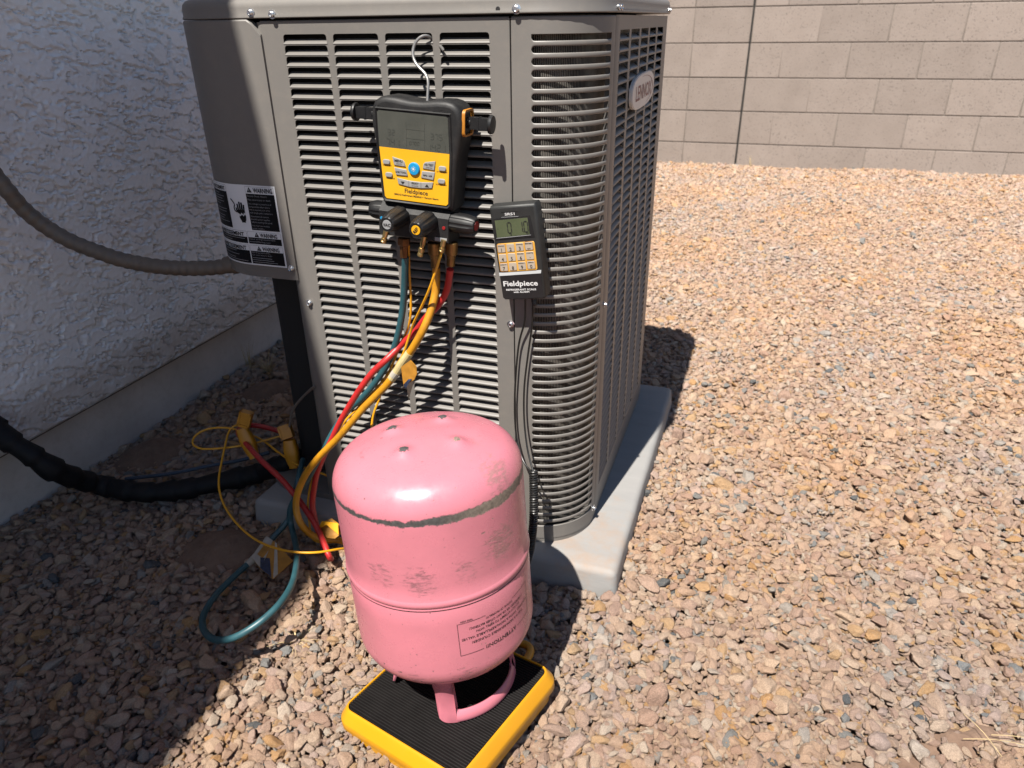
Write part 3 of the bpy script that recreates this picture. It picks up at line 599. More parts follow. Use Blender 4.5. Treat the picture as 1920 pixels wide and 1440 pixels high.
SEG = {'0': 'abcdef', '1': 'bc', '2': 'abged', '3': 'abgcd', '4': 'fgbc', '5': 'afgcd', '7': 'abc', '6': 'afgedc', '8': 'abcdefg', '9': 'abcdfg'}
def seven(mb, ch, u, v, w, h, fn, mat, t=0.0012):
    q = {'a': (0, h, w, h), 'd': (0, 0, w, 0), 'g': (0, h / 2, w, h / 2), 'f': (0, h / 2, 0, h), 'e': (0, 0, 0, h / 2), 'b': (w, h / 2, w, h), 'c': (w, 0, w, h / 2)}
    for s in SEG[ch]:
        x0, y0, x1, y1 = q[s]; g = t * 0.65
        if x0 == x1: r = (x0 - t / 2, y0 + g, x0 + t / 2, y1 - g)
        else: r = (x0 + g, y0 - t / 2, x1 - g, y0 + t / 2)
        mb.add([fn(u + r[0], v + r[1]), fn(u + r[2], v + r[1]), fn(u + r[2], v + r[3]), fn(u + r[0], v + r[3])], [(0, 1, 2, 3)], mat)

# ------------------------------------------------------------------ ground, gravel
def ground_h(x, y):
    h = -0.062
    for cx, cy, r in DIRT:
        d = math.hypot(x - cx, y - cy) / r
        if d < 1.6: h += 0.017 * max(0, min(1, 1.6 - d))
    return h
DIRT = [(-0.70, -0.145, 0.055), (-0.645, -0.135, 0.05), (-1.085, 0.085, 0.05), (-1.07, 0.12, 0.045), (-1.02, 0.43, 0.05), (-1.0, 0.48, 0.05),
        (0.50, -0.24, 0.018), (0.57, -0.17, 0.020), (0.44, -0.27, 0.018), (0.53, -0.20, 0.014), (0.61, -0.15, 0.016)]
gx = np.unique(np.concatenate([np.linspace(-90, -2, 10), np.arange(-1.4, 0.8, 0.022), np.arange(0.8, 3, 0.1), np.linspace(4, 90, 10)]))
gy = np.unique(np.concatenate([np.linspace(-90, -2, 10), np.arange(-1.0, 0.8, 0.022), np.arange(0.8, 5, 0.1), np.linspace(6, 90, 10)]))
mb = MB(); nx, ny = len(gx), len(gy)
mb.add([(float(x), float(y), ground_h(x, y)) for y in gy for x in gx], [(j * nx + i, j * nx + i + 1, (j + 1) * nx + i + 1, (j + 1) * nx + i) for j in range(ny - 1) for i in range(nx - 1)], M['soil'])
g = link('ground', mb.mesh('ground')); g['kind'] = 'structure'

def stone_mesh(k):
    r = random.Random(100 + k)
    bm = bmesh.new(); bmesh.ops.create_icosphere(bm, subdivisions=4, radius=1)
    pl = []
    for _ in range(r.randint(9, 14)):
        nv = Vector((r.gauss(0, 1), r.gauss(0, 1), r.gauss(0, 1))).normalized(); pl.append((nv, r.uniform(0.50, 0.95)))
    sc = Vector((r.uniform(1.15, 1.75), r.uniform(0.95, 1.2), r.uniform(0.55, 0.95)))
    seed = Vector((r.uniform(0, 90), r.uniform(0, 90), r.uniform(0, 90)))
    for v in bm.verts:
        d = v.co.normalized(); rad = 1.15
        for nv, h in pl:
            c = nv.dot(d)
            if c > 0.05: rad = min(rad, h / c)
        rad *= 1 + 0.10 * noise.noise(d * 2.2 + seed) + 0.07 * noise.noise(d * 5 + seed) + 0.055 * noise.noise(d * 9 + seed) + 0.03 * noise.noise(d * 16 + seed)
        v.co = Vector((d.x * sc.x, d.y * sc.y, d.z * sc.z)) * rad
    me = bpy.data.meshes.new('stone_shape'); 
    for f in bm.faces: f.smooth = True
    for e in bm.edges:
        if len(e.link_faces) == 2 and e.calc_face_angle(0) > 0.38: e.smooth = False
    bm.to_mesh(me); bm.free(); me.materials.append(M['stone'])
    return me
stones = bpy.data.collections.new('stone_shapes')
NST = 22
for k in range(NST):
    o = bpy.data.objects.new('stone_shape', stone_mesh(k)); stones.objects.link(o)

def layer(step, zc, zj, smin, smax, keep=1.0, far=True, pw=1.0):
    xs = np.arange(-1.19, 2.35, step); ys = np.arange(-1.05, 4.12, step * 0.92)
    X, Y = np.meshgrid(xs, ys); X = X + (np.arange(len(ys)) % 2)[:, None] * step / 2
    X = X + rng.uniform(-.48, .48, X.shape) * step; Y = Y + rng.uniform(-.48, .48, Y.shape) * step
    X = X.ravel(); Y = Y.ravel()
    ok = X < 1.15 + 0.25 * Y
    ok &= ~((X > -0.70) & (X < 0.062) & (Y > -0.052) & (Y < 0.74))     # concrete pad
    ok &= X > -1.165
    ok &= rng.random(len(X)) < keep
    for cx, cy, r in DIRT:
        d = np.hypot(X - cx, Y - cy) / r
        ok &= ~((d < 1.0) & (rng.random(len(X)) < 0.93)) & ~((d < 1.35) & (rng.random(len(X)) < 0.5))
    X, Y = X[ok], Y[ok]; n = len(X)
    s = smin + (smax - smin) * rng.random(n) ** pw
    und = 0.006 * np.sin(X * 3.1 + 1) * np.cos(Y * 2.3) + 0.005 * np.sin(X * 7 + Y * 5) + np.where(Y > 2.5, (Y - 2.5) * 0.022, 0) 
    Z = zc + und + rng.uniform(-zj, zj, n)
    return np.c_[X, Y, Z], s
lay = [layer(0.0120, -0.0565, 0.0025, 0.0052, 0.0088), layer(0.0132, -0.0515, 0.0035, 0.0030, 0.0086, 0.95, pw=1.5), layer(0.026, -0.0480, 0.004, 0.0062, 0.0112, 0.85, pw=1.9), layer(0.15, -0.0450, 0.003, 0.0105, 0.0150, 0.8),
       layer(0.0105, -0.0495, 0.0040, 0.0016, 0.0036, 0.75)]
pos = np.concatenate([a for a, b in lay]); sc_ = np.concatenate([b for a, b in lay])
# a few stones jammed against the front of the pad
n = len(pos)
me = bpy.data.meshes.new('gravel'); me.vertices.add(n); me.vertices.foreach_set('co', pos.astype(np.float32).ravel())
def attr(nm, ty, arr, key):
    a = me.attributes.new(nm, ty, 'POINT'); a.data.foreach_set(key, arr.ravel())
rot = np.c_[rng.normal(0, 0.30, n), rng.normal(0, 0.30, n), rng.uniform(0, 6.283, n)].astype(np.float32)
attr('rot', 'FLOAT_VECTOR', rot, 'vector')
attr('scl', 'FLOAT_VECTOR', (sc_[:, None] * rng.uniform(0.85, 1.2, (n, 3))).astype(np.float32), 'vector')
attr('pick', 'INT', rng.integers(0, NST, n).astype(np.int32), 'value')
gr = link('gravel', me); gr['kind'] = 'stuff'; gr['label'] = 'tan and pink crushed granite gravel covering the yard'
ng = bpy.data.node_groups.new('scatter_stones', 'GeometryNodeTree')
ng.interface.new_socket('Geometry', in_out='INPUT', socket_type='NodeSocketGeometry'); ng.interface.new_socket('Geometry', in_out='OUTPUT', socket_type='NodeSocketGeometry')
N = ng.nodes; L = ng.links
gi = N.new('NodeGroupInput'); go = N.new('NodeGroupOutput'); ci = N.new('GeometryNodeCollectionInfo'); ip = N.new('GeometryNodeInstanceOnPoints')
ci.inputs['Collection'].default_value = stones; ci.inputs['Separate Children'].default_value = True; ci.inputs['Reset Children'].default_value = True
def na(nm, ty):
    a = N.new('GeometryNodeInputNamedAttribute'); a.data_type = ty; a.inputs[0].default_value = nm; return a.outputs[0]
er = N.new('FunctionNodeEulerToRotation')
L.new(gi.outputs[0], ip.inputs['Points']); L.new(ci.outputs[0], ip.inputs['Instance']); ip.inputs['Pick Instance'].default_value = True
L.new(na('pick', 'INT'), ip.inputs['Instance Index']); L.new(na('rot', 'FLOAT_VECTOR'), er.inputs[0]); L.new(er.outputs[0], ip.inputs['Rotation']); L.new(na('scl', 'FLOAT_VECTOR'), ip.inputs['Scale'])
L.new(ip.outputs[0], go.inputs[0])
md = gr.modifiers.new('scatter', 'NODES'); md.node_group = ng

# ------------------------------------------------------------------ house: stucco wall, foundation, eave
house = thing('house', 'house with grey textured stucco wall shading the left side of the yard', 'house', (-1.3, 0, -0.07))
# stucco face as displaced relief where it can be seen near, plain beyond
def fbm(x, y, seed, octv=4):
    v = 0.0; a = 0.5; f = 1.0
    for _ in range(octv):
        v += a * noise.noise(Vector((x * f, y * f, seed))); a *= 0.55; f *= 2.05
    return v
ys_ = np.arange(-0.66, 1.10, 0.0029); zs_ = np.concatenate([[0.098], np.arange(0.101, 1.12, 0.0029)])
mb = MB(); vs = []
for z in zs_:
    fade = min(1.0, (z - 0.098) / 0.006)
    for y in ys_:
        wy = y + 0.012 * noise.noise(Vector((y * 21, z * 21, 4.4)))
        q = fbm(wy * 18.0 + 3.0 * z, z * 46.0 + wy * 9.0, 3.3, 3)
        q2 = fbm(y * 110, z * 140, 8.8, 2)
        brk = noise.noise(Vector((y * 30.0, z * 45.0, 6.6)))
        s_ = q + 0.22 * q2
        wd_ = 0.075 + 0.12 * brk                                  # torn valleys between smooth knocked-down islands, broken and ragged
        valley = max(0.0, min(1.0, 1.5 * (1.0 - abs(s_) / wd_))) if wd_ > 0.004 else 0.0
        lip = math.exp(-((abs(s_) - wd_ - 0.03) / 0.035) ** 2) if wd_ > 0.0 else 0.0
        d = 0.0040 - 0.0042 * valley + 0.0013 * lip + (0.0014 if s_ > 0 else 0.0) * min(1.0, abs(s_) / 0.05) + 0.0016 * q2
        vs.append((-1.140 + d * fade, float(y), float(z)))
n1, n2 = len(ys_), len(zs_)
mb.add(vs, [(j * n1 + i, j * n1 + i + 1, (j + 1) * n1 + i + 1, (j + 1) * n1 + i) for j in range(n2 - 1) for i in range(n1 - 1)], M['stucco'])
b = len(mb.v); y0, y1, z0, z1 = float(ys_[0]), float(ys_[-1]), float(zs_[0]), float(zs_[-1])
X0 = -1.1395
def wq(ya, yb, za, zb): mb.add([(X0, ya, za), (X0, yb, za), (X0, yb, zb), (X0, ya, zb)], [(0, 1, 2, 3)], M['stucco'])
wq(-7, y0, z0, 2.55); wq(y1, 6.0, z0, 2.55); wq(y0, y1, z1, 2.55)
mb.add([(X0, -7, 0.098), (X0, 6, 0.098), (-1.36, 6, 0.098), (-1.36, -7, 0.098)], [(0, 1, 2, 3)], M['stucco'])
mb.add([(X0, 6, 0.098), (-4.5, 6, 0.098), (-4.5, 6, 2.55), (X0, 6, 2.55)], [(0, 1, 2, 3)], M['stucco'])
part('wall', mb, house, True, True, 60)
mb = MB(); mb.box((-4.4, -7, -0.3), (-1.168, 5.98, 0.094), M['found']); part('foundation', mb, house, True)
mb = MB(); 
mb.add([(-1.169, -7, 0.090), (-1.169, 6, 0.090), (-1.1375, 6, 0.0970), (-1.1375, -7, 0.0970), (-1.1375, 6, 0.0995), (-1.1375, -7, 0.0995)], [(0, 1, 2, 3), (3, 2, 4, 5)], pm('screed_metal', (0.16, 0.115, 0.085), 0.8, 0, 0.3, 30))
part('weep_screed', mb, house, True)
EX = -0.757                                                      # drip edge of the roof, running very slightly skew to the cabinet
def ev(y): return EX - 0.02 * y
def slab(mb, x0, o1, z0, z1, mat):
    a, b_ = -7.0, 6.4
    mb.add([(x0, a, z0), (ev(a) + o1, a, z0), (ev(b_) + o1, b_, z0), (x0, b_, z0), (x0, a, z1), (ev(a) + o1, a, z1), (ev(b_) + o1, b_, z1), (x0, b_, z1)],
           [(0, 3, 2, 1), (4, 5, 6, 7), (0, 1, 5, 4), (1, 2, 6, 5), (2, 3, 7, 6), (3, 0, 4, 7)], mat)
mb = MB(); slab(mb, -1.139, -0.046, 2.50, 2.515, M['stucco']); part('soffit', mb, house, True)
mb = MB(); a, b_ = -7.0, 6.4
mb.add([(ev(y) + o, y, z) for y in (a, b_) for o, z in ((-.045, 2.50), (-.025, 2.50), (-.025, 2.69), (-.045, 2.69))], [(0, 1, 5, 4), (1, 2, 6, 5), (2, 3, 7, 6), (3, 0, 4, 7)], M['fascia']); part('fascia', mb, house, True)
mb = MB(); mb.add([(ev(a), a, 2.70), (ev(b_), b_, 2.70), (-4.5, b_, 4.1), (-4.5, a, 4.1), (ev(a), a, 2.73), (ev(b_), b_, 2.73), (-4.5, b_, 4.13), (-4.5, a, 4.13)],
    [(0, 1, 2, 3), (4, 7, 6, 5), (0, 4, 5, 1), (1, 5, 6, 2), (3, 7, 4, 0)], pm('roof_tile', (0.28, 0.17, 0.12), 0.8)); part('roof', mb, house, True)

# ------------------------------------------------------------------ block wall
WY = 4.10
bw = thing('block_wall', 'tall grey concrete block garden wall behind the gravel yard', 'wall', (0, WY + 0.1, -0.07))
ph = 0.198; zj0 = 0.120
mb = MB(); mb.box((-9, WY + 0.0045, -0.3), (12, WY + 0.16, zj0 + 8.0 * ph - 0.004), M['mortar']); part('mortar', mb, bw, True)
bm_full = bevelbox((0.0028, 0, 0.0024), (0.3822, 0.10, ph - 0.0034), 0.0022, 2, M['block'], 'block')
bm_half = bevelbox((0.0028, 0, 0.0024), (0.1897, 0.10, ph - 0.0034), 0.0022, 2, M['block'], 'block')
bm_pier = bevelbox((0.0015, -0.004, 0.0030), (0.3385, 0.10, ph - 0.0034), 0.0022, 2, M['block'], 'block')
def blk(me, x, z):
    o = link('block', me, bw); o.location = Vector((x, WY + random.uniform(-.0012, .0012), z)) - Vector(bw.location)
rest = MB()
for k in range(-1, 8):
    z = zj0 + k * ph
    odd = (k % 2 == 1)
    x = 0.0305
    if not odd: blk(bm_half, x + 0.006, z); x += 0.193
    else: x = 0.0305 + 0.0
    xs_list = []
    while x < 3.2:
        blk(bm_full, x + (0.006 if x < 0.1 else 0), z); x += 0.385
    rest.box((x + 0.003, WY, z), (11.9, WY + 0.1, z + ph - 0.003), M['block'])
    blk(bm_pier, -0.3125, z)
    x = -0.3125
    if odd: x -= 0.1925; blk(bm_half, x, z)
    while x > -1.6:
        x -= 0.385; blk(bm_full, x, z)
    rest.box((-8.9, WY, z), (x - 0.003, WY + 0.1, z + ph - 0.003), M['block'])
o = part('outer_courses', rest, bw, True, False); o['kind'] = 'stuff'
mb = MB(); mb.box((0.0263, WY - 0.001, -0.2), (0.0362, WY + 0.012, zj0 + 8 * ph), pm('joint_sealant', (0.02, 0.018, 0.016), 0.7)); part('control_joint', mb, bw, True)

# ------------------------------------------------------------------ concrete pad
def pad_mesh():
    bm = bmesh.new()
    t = [(-0.675, -0.0445), (0.0600, -0.0385), (0.0615, 0.7020), (-0.675, 0.7020)]; b = [(-0.685, -0.056), (0.067, -0.050), (0.069, 0.712), (-0.685, 0.712)]
    tv = [bm.verts.new((x, y, -0.001)) for x, y in t]; bv = [bm.verts.new((x, y, -0.11)) for x, y in b]
    bm.faces.new(tv); bm.faces.new(bv[::-1])
    for i in range(4): bm.faces.new((tv[i], bv[i], bv[(i + 1) % 4], tv[(i + 1) % 4]))
    bmesh.ops.recalc_face_normals(bm, faces=bm.faces)
    bmesh.ops.bevel(bm, geom=list(bm.edges), offset=0.011, segments=3, profile=0.5, affect='EDGES')
    bmesh.ops.subdivide_edges(bm, edges=[e for e in bm.edges if e.calc_length() > 0.2], cuts=24, use_grid_fill=True)
    for v in bm.verts:
        q = noise.noise(v.co * 9.0) * 0.0022 + noise.noise(v.co * 31.0) * 0.001
        v.co.x += q; v.co.y += noise.noise(v.co * 9.0 + Vector((5, 5, 5))) * 0.002
        if v.co.z > -0.05: v.co.z -= abs(noise.noise(v.co * 14.0 + Vector((9, 1, 3)))) * 0.0012
    me = bpy.data.meshes.new('concrete_pad')
    for f in bm.faces: f.smooth = True
    bm.to_mesh(me); bm.free(); me.materials.append(M['pad']); return me
tag(link('concrete_pad', pad_mesh()), 'grey concrete pad with rust stains under the air conditioner', 'pad')

# ------------------------------------------------------------------ air conditioner
RX, LX, BY = -0.0104, -0.704, 0.712
ZB = 0.008
ac = thing('air_conditioner', 'taupe outdoor air conditioner cabinet with louvered sides on concrete pad', 'air conditioner', (-0.357, 0.356, 0.0))
def arc(cx, cy, r, a0, a1, n): return [(cx + r * math.cos(math.radians(a0 + (a1 - a0) * k / n)), cy + r * math.sin(math.radians(a0 + (a1 - a0) * k / n))) for k in range(n + 1)]
def plan(o=0.0, n=10):
    R = 0.1 + o
    return arc(RX - 0.1, 0.1, R, -90, 0, n) + arc(RX - 0.1, BY - 0.1, R, 0, 90, n) + arc(LX + 0.1, BY - 0.1, R, 90, 180, n) + arc(LX + 0.1, 0.1, R, 180, 270, n)
# lid: skirt with rolled lower hem, rounded shoulder, top sheet
mb = MB(); prof = [(-0.004, 0.8600), (0.003, 0.8588), (0.0048, 0.8600), (0.0048, 0.8615), (0.0034, 0.864), (0.0034, 0.873), (0.0018, 0.8795), (-0.003, 0.8845), (-0.011, 0.8872), (-0.03, 0.8885)]
rings = [plan(o) for o, z in prof]; nn = len(rings[0]); vs = []
for (o, z), rg in zip(prof, rings): vs += [(x, y, z) for x, y in rg]
fs = [(i * nn + k, i * nn + (k + 1) % nn, (i + 1) * nn + (k + 1) % nn, (i + 1) * nn + k) for i in range(len(prof) - 1) for k in range(nn)]
fs.append(tuple((len(prof) - 1) * nn + k for k in range(nn)))
mb.add(vs, fs, M['ac']); lid = part('lid', mb, ac, True, True, 50)
# inner dark liner keeps light from passing through the cabinet
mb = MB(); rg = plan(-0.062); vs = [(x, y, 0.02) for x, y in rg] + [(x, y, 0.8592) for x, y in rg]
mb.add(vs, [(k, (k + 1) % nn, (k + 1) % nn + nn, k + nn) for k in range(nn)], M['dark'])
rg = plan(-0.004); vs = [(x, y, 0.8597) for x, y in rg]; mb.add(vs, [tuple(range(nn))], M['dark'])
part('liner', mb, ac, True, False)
# coil, finned, just inside the right side, corner and front
cp = [(-0.135, 0.026)] + arc(RX - 0.1, 0.1, 0.074, -90, 0, 14) + [(RX - 0.026, 0.66)]
me = bpy.data.meshes.new('coil'); s_ = [0.0]
for a, b in zip(cp, cp[1:]): s_.append(s_[-1] + math.hypot(b[0] - a[0], b[1] - a[1]))
me.from_pydata([(x, y, 0.02) for x, y in cp] + [(x, y, 0.857) for x, y in cp], [], [(i, i + 1, i + 1 + len(cp), i + len(cp)) for i in range(len(cp) - 1)])
uvl = me.uv_layers.new(name='u')
for lp in me.loops:
    uvl.data[lp.index].uv = (s_[lp.vertex_index % len(cp)], 0 if lp.vertex_index < len(cp) else 0.837)
me.materials.append(M['fin'])
for p_ in me.polygons: p_.use_smooth = True
part('coil', me, ac, True)
PZ, PW, NR = 0.014747, 0.0722, 53
def opening(mb, fn, u0, u1, v0, v1, iu0, iu1, iv0, iv1, rt, rb, mat, lip=0.0014):
    """cell u0..u1 x v0..v1 of sheet metal with a rounded opening pierced in it"""
    inner = []
    for (cx, cy, r, a0) in ((iu1 - rt, iv1 - rt, rt, 0), (iu0 + rt, iv1 - rt, rt, 90), (iu0 + rb, iv0 + rb, rb, 180), (iu1 - rb, iv0 + rb, rb, 270)):
        for k in range(4):
            a = math.radians(a0 + 30 * k); inner.append((cx + r * math.cos(a), cy + r * math.sin(a)))
    outer = [(u1, v1), (u0, v1), (u0, v0), (u1, v0)]
    vs = [fn(u, v, 0) for u, v in outer] + [fn(u, v, 0) for u, v in inner] + [fn(u, v, lip) for u, v in inner]
    fs = []
    for c in range(4):
        for k in range(3): fs.append((c, 4 + c * 4 + k, 4 + c * 4 + k + 1))
        fs.append((c, 4 + c * 4 + 3, 4 + ((c + 1) % 4) * 4, (c + 1) % 4))
    for k in range(16): fs.append((4 + k, 4 + (k + 1) % 16, 20 + (k + 1) % 16, 20 + k))
    mb.add(vs, fs, mat)
def quad(mb, fn, u0, u1, v0, v1, mat): mb.add([fn(u0, v0, 0), fn(u1, v0, 0), fn(u1, v1, 0), fn(u0, v1, 0)], [(0, 1, 2, 3)], mat)
def louver_mesh(wd, name, mat, d=0.0096, h=0.0066):
    """formed strip: lower hem in the sheet, upper edge pressed inwards"""
    prof = [(0.0003, -0.0012), (-0.0007, -0.0002), (-0.0006, 0.0008), (0.0012, 0.0022), (d * 0.55, h * 0.70), (d, h), (d, h - 0.0010), (0.0035, 0.0020), (0.0012, -0.0010)]
    mb = MB(); n = len(prof)
    vs = [(-0.0006, y, z) for y, z in prof] + [(wd + 0.0006, y, z) for y, z in prof]
    fs = [(i, (i + 1) % n, (i + 1) % n + n, i + n) for i in range(n)] + [tuple(range(n))[::-1], tuple(range(n, 2 * n))]
    mb.add(vs, fs, mat); return mb.mesh(name, True, 50)
# front panel
fp = MB(); FY = lambda u, v, d: (u, d, v)
UX = [-0.4822 + 0.0831 * k for k in range(4)]; ZT = 0.8377
PL, PR, PT, PB = -0.5320, -0.1319, 0.8560, ZB
zlow = ZT + 0.0007 - NR * PZ
for c in range(4):
    u0 = UX[c] - 0.00545; u1 = UX[c] + PW + 0.00545
    for k in range(NR):
        v1 = ZT + 0.0007 - k * PZ; v0 = v1 - PZ
        opening(fp, FY, u0, u1, v0, v1, UX[c], UX[c] + PW, v0 + 0.0012, v1 - 0.0007, 0.0042, 0.0022, M['ac'])
ua, ub = UX[0] - 0.00545, UX[3] + PW + 0.00545
quad(fp, FY, ua, ub, ZT + 0.0007, PT - 0.002, M['ac']); quad(fp, FY, ua, ub, PB, zlow, M['ac'])
quad(fp, FY, ub, PR - 0.0012, PB, PT - 0.002, M['ac'])
def strip(mb, pts, z0, z1, mat):  # vertical sheet following plan points
    n = len(pts); mb.add([(x, y, z0) for x, y in pts] + [(x, y, z1) for x, y in pts], [(i, i + 1, i + 1 + n, i + n) for i in range(n - 1)], mat)
strip(fp, [(PR - 0.0012, 0), (PR - 0.0003, 0.0004), (PR, 0.0014), (PR, 0.016)], PB, PT - 0.002, M['ac'])
strip(fp, [(PL - 0.010, 0.030)] + arc(PL + 0.012, 0.012, 0.012, 180, 270, 5)[0:0] + [(PL - 0.004, 0.022), (PL, 0.012), (PL + 0.003, 0.0055), (PL + 0.0075, 0.0018), (PL + 0.013, 0.0003), (PL + 0.018, 0.0), (ua, 0.0)], PB, PT - 0.002, M['ac'])
fp.add([(PL + 0.013, 0.0, PT - 0.002), (PR - 0.0012, 0.0, PT - 0.002), (PR - 0.0012, 0.0006, PT - 0.0006), (PL + 0.013, 0.0006, PT - 0.0006), (PR - 0.0012, 0.0022, PT), (PL + 0.013, 0.0022, PT), (PR - 0.0012, 0.02, PT), (PL + 0.013, 0.02, PT)], [(0, 1, 2, 3), (3, 2, 4, 5), (5, 4, 6, 7)], M['ac'])
front = part('front_panel', fp, ac, True, True, 40)
lm = louver_mesh(PW, 'louver', M['ac'])
for c in range(4):
    for k in range(NR):
        o = link('louver', lm, front); o.location = (UX[c], 0.0, ZT + 0.0007 - (k + 1) * PZ + 0.0012)
# corner grille: curved sheet with rolled slats
CG = [(-0.1303, 0.0)]
FL = 0.0199
def cg(s, d=0.0):
    if s < FL: return (-0.1303 + s, d)
    a = (s - FL) / 0.1
    return (RX - 0.1 + (0.1 - d) * math.sin(a), 0.1 - (0.1 - d) * math.cos(a))
QZ, ZS, NS = 0.014673, 0.8308, 55
S0, S1, SE = 0.0283, 0.1590, 0.1755
HS = 0.0041
mb = MB()
def cstrip(s0, s1, z0, z1, n):
    ss = [s0 + (s1 - s0) * k / n for k in range(n + 1)]
    strip(mb, [cg(s) for s in ss], z0, z1, M['ac'])
ztop, zbot = ZS + HS, ZS - (NS - 1) * QZ - HS
RF = HS
cstrip(0.0008, S0 - 0.0002, zbot, ztop, 4); cstrip(S1, SE, zbot, ztop, 3)
cstrip(0.0008, SE, ztop, PT - 0.002, 20); cstrip(0.0008, SE, ZB, zbot, 20)
strip(mb, [cg(0.0008), cg(0.0002, 0.0004), cg(0.0, 0.0014), cg(0.0, 0.016)], ZB, PT - 0.002, M['ac'])
strip(mb, [cg(SE), cg(SE + 0.0006, 0.0005), cg(SE + 0.0006, 0.012)], ZB, PT - 0.002, M['ac'])
n = 20; ss = [0.0008 + (SE - 0.0008) * k / n for k in range(n + 1)]
vs = []
for dd, zz in ((0, PT - 0.002), (0.0006, PT - 0.0006), (0.0022, PT), (0.02, PT)): vs += [(*cg(s, dd), zz) for s in ss]
mb.add(vs, [(r * (n + 1) + i, r * (n + 1) + i + 1, (r + 1) * (n + 1) + i + 1, (r + 1) * (n + 1) + i) for r in range(3) for i in range(n)], M['ac'])
# rolled edges of the frame opening
for sgn, z in ((1, zbot), (-1, ztop)):
    n = 18; ss = [S0 + (S1 - S0) * k / n for k in range(n + 1)]
    vs = [(*cg(s, 0.0), z) for s in ss] + [(*cg(s, 0.0012), z + sgn * 0.0007) for s in ss] + [(*cg(s, 0.004), z + sgn * 0.0002) for s in ss]
    mb.add(vs, [(r * (n + 1) + i, r * (n + 1) + i + 1, (r + 1) * (n + 1) + i + 1, (r + 1) * (n + 1) + i) for r in range(2) for i in range(n)], M['ac'])
grille = part('corner_grille', mb, ac, True, True, 40)
sm = MB(); hw0 = QZ / 2 - HS
prof = [(1.0, 0.0004), (0.88, -0.0003), (0.5, -0.0007), (0.0, -0.0008), (-0.5, -0.0007), (-0.88, -0.0003), (-1.0, 0.0004), (-0.75, 0.0009), (0.75, 0.0009)]
stations = [S0 - 0.0004, S0 + 0.0006, S0 + 0.0016, S0 + 0.0028, S0 + 0.0042] + [S0 + 0.006 + (S1 - S0 - 0.010) * k / 11 for k in range(12)] + [S1 - 0.002, S1 + 0.0002]
vs = []
for s in stations:
    a = max(0.0, s - S0); fl = (RF - math.sqrt(max(0, RF * RF - (RF - a) ** 2))) if a < RF else 0.0
    a2 = max(0.0, S1 - s); fl2 = 0.35 * ((RF - math.sqrt(max(0, RF * RF - (RF - a2) ** 2))) if a2 < RF else 0.0)
    hw = hw0 + max(fl, fl2) ; blend = min(1.0, max(0.0, (s - S0) / 0.006)) * min(1.0, max(0.0, (S1 - s) / 0.004))
    for pz, pd in prof: vs.append((*cg(s, pd * blend if pd < 0 else pd + 0.0002), pz * hw))
m_ = len(prof)
sm.add(vs, [(i * m_ + k, i * m_ + (k + 1) % m_, (i + 1) * m_ + (k + 1) % m_, (i + 1) * m_ + k) for i in range(len(stations) - 1) for k in range(m_)], M['ac'])
slat = sm.mesh('slat', True, 60)
for k in range(NS - 1):
    o = link('slat', slat, grille); o.location = (0, 0, ZS - (k + 0.5) * QZ)
# side panel with five columns of blades
sp_ = MB(); FS = lambda u, v, d: (RX - d, u, v)
VY = [0.1345 + 0.0904 * k for k in range(5)]; SW = 0.0745; ZT2 = 0.8372
for c in range(5):
    for k in range(NR):
        v1 = ZT2 + 0.0007 - k * PZ; v0 = v1 - PZ
        opening(sp_, FS, VY[c] - 0.00795, VY[c] + SW + 0.00795, v0, v1, VY[c], VY[c] + SW, v0 + 0.0010, v1 - 0.0010, 0.0026, 0.0014, M['ac'])
ua, ub = VY[0] - 0.00795, VY[4] + SW + 0.00795
quad(sp_, FS, ua, ub, ZT2 + 0.0007, PT, M['ac']); quad(sp_, FS, ua, ub, ZB, ZT2 + 0.0007 - NR * PZ, M['ac'])
strip(sp_, [(RX - 0.012, 0.1012), (RX - 0.0006, 0.1012), (RX, 0.1022), (RX, ua)], ZB, PT, M['ac'])
strip(sp_, [(RX, ub), (RX, BY - 0.1)] + arc(RX - 0.1, BY - 0.1, 0.1, 0, 90, 10), ZB, PT, M['ac'])
side = part('side_panel', sp_, ac, True, True, 40)
bm2 = louver_mesh(SW, 'vent_blade', M['ac'], 0.0105, 0.0072)
for c in range(5):
    for k in range(NR):
        o = link('vent_blade', bm2, side); o.location = (RX, VY[c], ZT2 + 0.0007 - (k + 1) * PZ + 0.0010); o.rotation_euler = (0, 0, math.pi / 2)
# back and left sheets, corner recess, base pan
mb = MB(); strip(mb, arc(LX + 0.1, BY - 0.1, 0.1, 90, 180, 8)[::1] , ZB, PT, M['ac']); strip(mb, [(RX - 0.1, BY), (LX + 0.1, BY)], ZB, PT, M['ac'])
strip(mb, [(LX, BY - 0.1), (LX, 0.17)], ZB, PT, M['ac']); part('back_panel', mb, ac, True)
mb = MB(); strip(mb, [(LX, 0.17), (-0.56, 0.17), (-0.545, 0.15), (PL - 0.008, 0.030)], ZB, PT, M['acshade']); part('valve_recess', mb, ac, True)
mb = MB(); rg = plan(-0.001); 
mb.add([(x, y, -0.001) for x, y in rg] + [(x, y, ZB + 0.004) for x, y in rg], [(k, (k + 1) % nn, (k + 1) % nn + nn, k + nn) for k in range(nn)] + [tuple(range(nn, 2 * nn))], M['ac']); part('base_pan', mb, ac, True)
